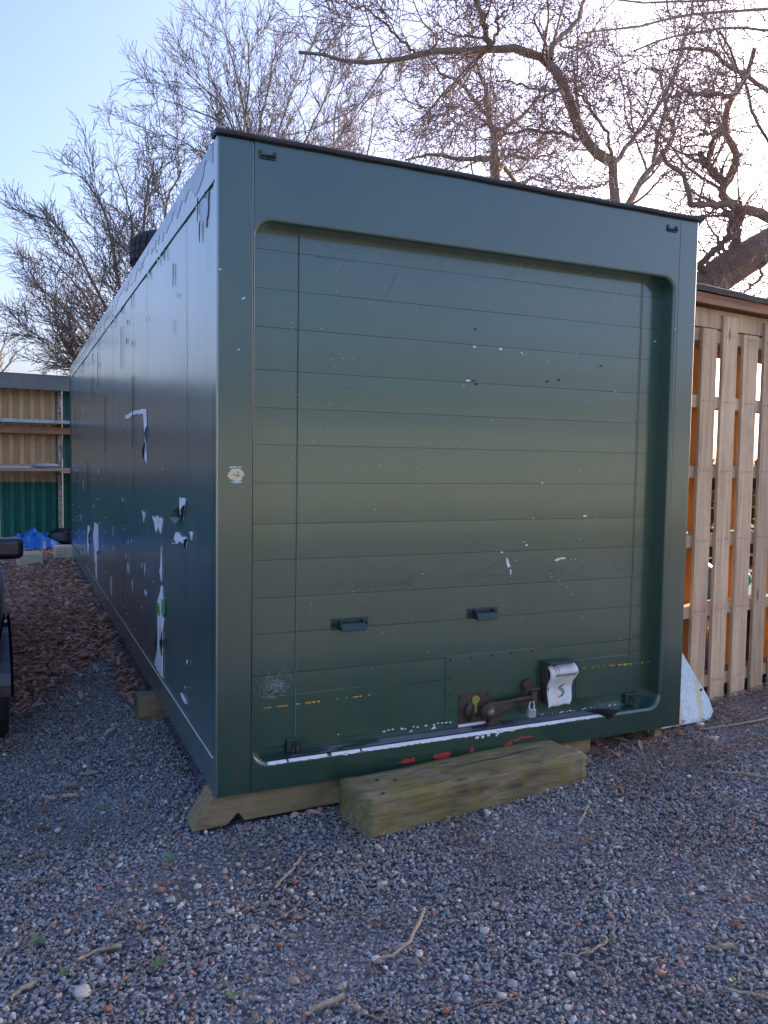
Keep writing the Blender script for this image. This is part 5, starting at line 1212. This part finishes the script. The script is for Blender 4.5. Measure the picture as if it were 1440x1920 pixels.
# twig litter
def twigs(n, xr, yr, lmin, lmax, rad):
    x, y = yard(n/((xr[1]-xr[0])*(yr[1]-yr[0])), xr, yr); n = len(x); k = 6
    a = rng.uniform(0, 6.28, n); ln = rng.uniform(lmin, lmax, n)*rng.uniform(.3, 1, n); P = np.zeros((n, k, 3)); P[:, 0, 0] = x; P[:, 0, 1] = y
    for j in range(1, k):
        a = a+rng.normal(0, .22, n); P[:, j, 0] = P[:, j-1, 0]+np.cos(a)*ln/k; P[:, j, 1] = P[:, j-1, 1]+np.sin(a)*ln/k
    P[:, :, 2] = gzv(P[:, :, 0], P[:, :, 1])+.010+rng.uniform(0, .008, (n, 1))+rng.normal(0, .002, (n, k))
    r_ = rng.uniform(.4, 1, n)[:, None]*rad*(1-.5*np.linspace(0, 1, k))[None]
    kk = clear_of(P[:, -1, 0], P[:, -1, 1]); return tubes(P[kk], r_[kk], 5)
o = np_mesh('twig_litter', [twigs(620, (-1.4, 3.6), (-1.7, .3), .05, .24, .0026), twigs(420, (1.9, 4.2), (-.45, .45), .06, .45, .0036), twigs(900, (1.9, 4.2), (-.3, .42), .02, .09, .0024), twigs(90, (-1.2, 0), (.2, 4), .05, .2, .003), twigs(1500, (-1.4, 3.6), (-1.7, .3), .02, .09, .0018)], M_litter); o['kind'] = 'stuff'
# single sticks, stones, weeds and leaves that stand out
def on_g(q, h=0): return (q[0], q[1], gz(q[0], q[1])+h)
for pts, r0, lab in (([(0.487,-0.865),(0.442,-0.92),(0.371,-1.002),(0.308,-1.039),(0.232,-1.051)], .0075, 'long curved pale stick lying alone on the open gravel in the middle'),
 ([(0.091,-1.151),(0.054,-1.153),(0.012,-1.157),(-0.032,-1.17)], .0085, 'thick short stick at the bottom edge of the picture'),
 ([(-0.441,-0.643),(-0.483,-0.632),(-0.538,-0.641),(-0.569,-0.657)], .007, 'arched brown stick left of the round green weed'),
 ([(-0.694,-0.71),(-0.729,-0.739),(-0.752,-0.769)], .007, 'straight brown stick in the bottom left corner'),
 ([(0.909,-1.263),(0.864,-1.276),(0.818,-1.292),(0.745,-1.251)], .0045, 'thin forked twig on open gravel below the right of the step'),
 ([(1.246,-1.453),(1.2,-1.431),(1.163,-1.425)], .0085, 'stubby dark stick near the right edge of the gravel'),
 ([(2.389,-0.595),(2.333,-0.527),(2.236,-0.431)], .006, 'long straight twig lying toward the right edge below the store'),
 ([(3.066,-0.023),(2.865,-0.02),(2.723,-0.006),(2.596,0.019)], .007, 'long brown branch lying beside the foot of the map board'),
 ([(1.47,-0.473),(1.394,-0.542),(1.312,-0.602)], .005, 'pale forked twig on gravel just right of the step'),
 ([(0.228,-0.365),(0.166,-0.441),(0.08,-0.529)], .0055, 'slanting brown twig below the gap between bearer and step'),
 ([(1.064,-1.586),(1.099,-1.61),(1.136,-1.657)], .0055, 'crooked reddish twig in the bottom right corner')):
    p = resample([on_g(q, .014) for q in pts], 12, .0022)
    o = np_mesh('stick', [tubes(p[None], (r0*(1-.35*np.linspace(0, 1, 12))*(1+rng.normal(0, .08, 12)))[None], 7)], M_stick); tag(o, lab, 'stick', 'sticks on the gravel')
for (q, s, mat, lab) in (([(-0.565,-0.814)][0], .036, M_stone, 'flat buff stone in the bottom left of the gravel'), ([(-0.416,-0.637)][0], .026, M_slate, 'blue-grey slate chip near the left sticks'), ([(1.057,-0.334)][0], .024, M_stone, 'pale stone against the front foot of the step'),
 ([(1.722,-0.379)][0], .020, M_brick, 'pinkish stone right of the end of the step'), ([(0.368,-1.065)][0], .019, M_stone, 'angular cream stone right of the long curved stick'), ([(0.488,-1.331)][0], .018, M_stone, 'upright white stone near the bottom middle'), ([(2.459,0.014)][0], .03, M_brick, 'rust-pink stone below the map board'), ([(2.573,-0.104)][0], .028, M_stone, 'pale cream stone right of the pink one by the map board'), ([(2.663,0.077)][0], .035, M_stone, 'long buff stone touching the foot of the map board'), ([(0.571,-0.312)][0], .028, M_brick, 'flat pinkish stone at the near left foot of the step'), ([(-0.016,-1.02)][0], .022, M_stick, 'splintered orange wood scrap near the bottom middle')):
    me = rock('stone', random.randint(40, 90), mat, .5); o = bpy.data.objects.new('stone', me); COL.objects.link(o); o.location = on_g(q, .010); o.scale = (s, s*.8, s*.8); o.rotation_euler = (0, 0, random.uniform(0, 6)); tag(o, lab, 'stone' if 'wood' not in lab else 'wood scrap', 'single stones on the gravel' if 'wood' not in lab else None)
    if 'wood' in lab: o.name = 'wood_scrap'
def weed(q, nl, s, lab):
    V, F = [], []
    for i in range(nl):
        a = 2*math.pi*i/nl+random.uniform(-.4, .4); l = s*.62*random.uniform(.6, 1.1); up = random.uniform(.25, .9); w = l*.22
        d = (math.cos(a), math.sin(a)); p = (-d[1], d[0]); o = len(V)
        for t, ww in ((0, .15), (.4, .8), (.75, 1), (1, .1)): 
            for sg in (-1, 1): V.append((d[0]*l*t+p[0]*w*ww*sg, d[1]*l*t+p[1]*w*ww*sg, l*up*t*(1-.45*t)))
        F += [(o+2*k_, o+2*k_+1, o+2*k_+3, o+2*k_+2) for k_ in range(3)]
    o = mesh_obj('weed', V, F, M_weed, smooth=True); o.location = on_g(q, .006); tag(o, lab, 'weed', 'weeds in the gravel')
for q, nl, s, lab in (([(-0.353,-0.777)][0], 16, .045, 'round bright green clover-like weed in the lower left gravel'), ([(-0.213,-0.156)][0], 9, .05, 'small green weed among pale pebbles below the bearer'), ([(-0.402,0.406)][0], 6, .055, 'sparse weed left of the front corner of the container'), ([(-0.219,0.376)][0], 6, .05, 'tiny weed just left of the bearer end'), ([(-0.678,-0.488)][0], 10, .05, 'yellowish weed near the left edge of the gravel'), ([(-0.186,-1.002)][0], 8, .04, 'small weed by twigs at the bottom left'), ([(0.927,-1.256)][0], 7, .035, 'weed sprig at the end of the forked twig'), ([(1.114,-1.559)][0], 6, .035, 'tiny weed in the lower right gravel'), ([(-0.608,-0.698)][0], 8, .04, 'small weed above the flat buff stone'), ([(-0.118,2.778)][0], 6, .06, 'small green weed at the edge of the leaf litter'), ([(-0.002,0.684)][0], 12, .06, 'dry grassy tuft beside the container side near its front')):
    weed(q, nl, s, lab)
for q, s, lab in (([(-0.424,1.251)][0], .055, 'broad tan dead leaf on gravel left of the container'), ([(-0.581,0.974)][0], .05, 'long curled dead leaf near the left edge'), ([(-0.413,0.81)][0], .055, 'crumpled brown dead leaf level with the container corner'), ([(-0.506,0.704)][0], .04, 'rusty round dead leaf below the crumpled one'), ([(-0.274,1.35)][0], .045, 'dark brown dead leaf beside the long container side'), ([(1.959,-0.072)][0], .05, 'reddish dead leaf right of the step end')):
    o = bpy.data.objects.new('dead_leaf', LM[random.randint(0, 8)]); COL.objects.link(o); o.location = on_g(q, .016); o.scale = (s, s, s); o.rotation_euler = (.1, .15, random.uniform(0, 6)); tag(o, lab, 'leaf', 'single dead leaves on the gravel')
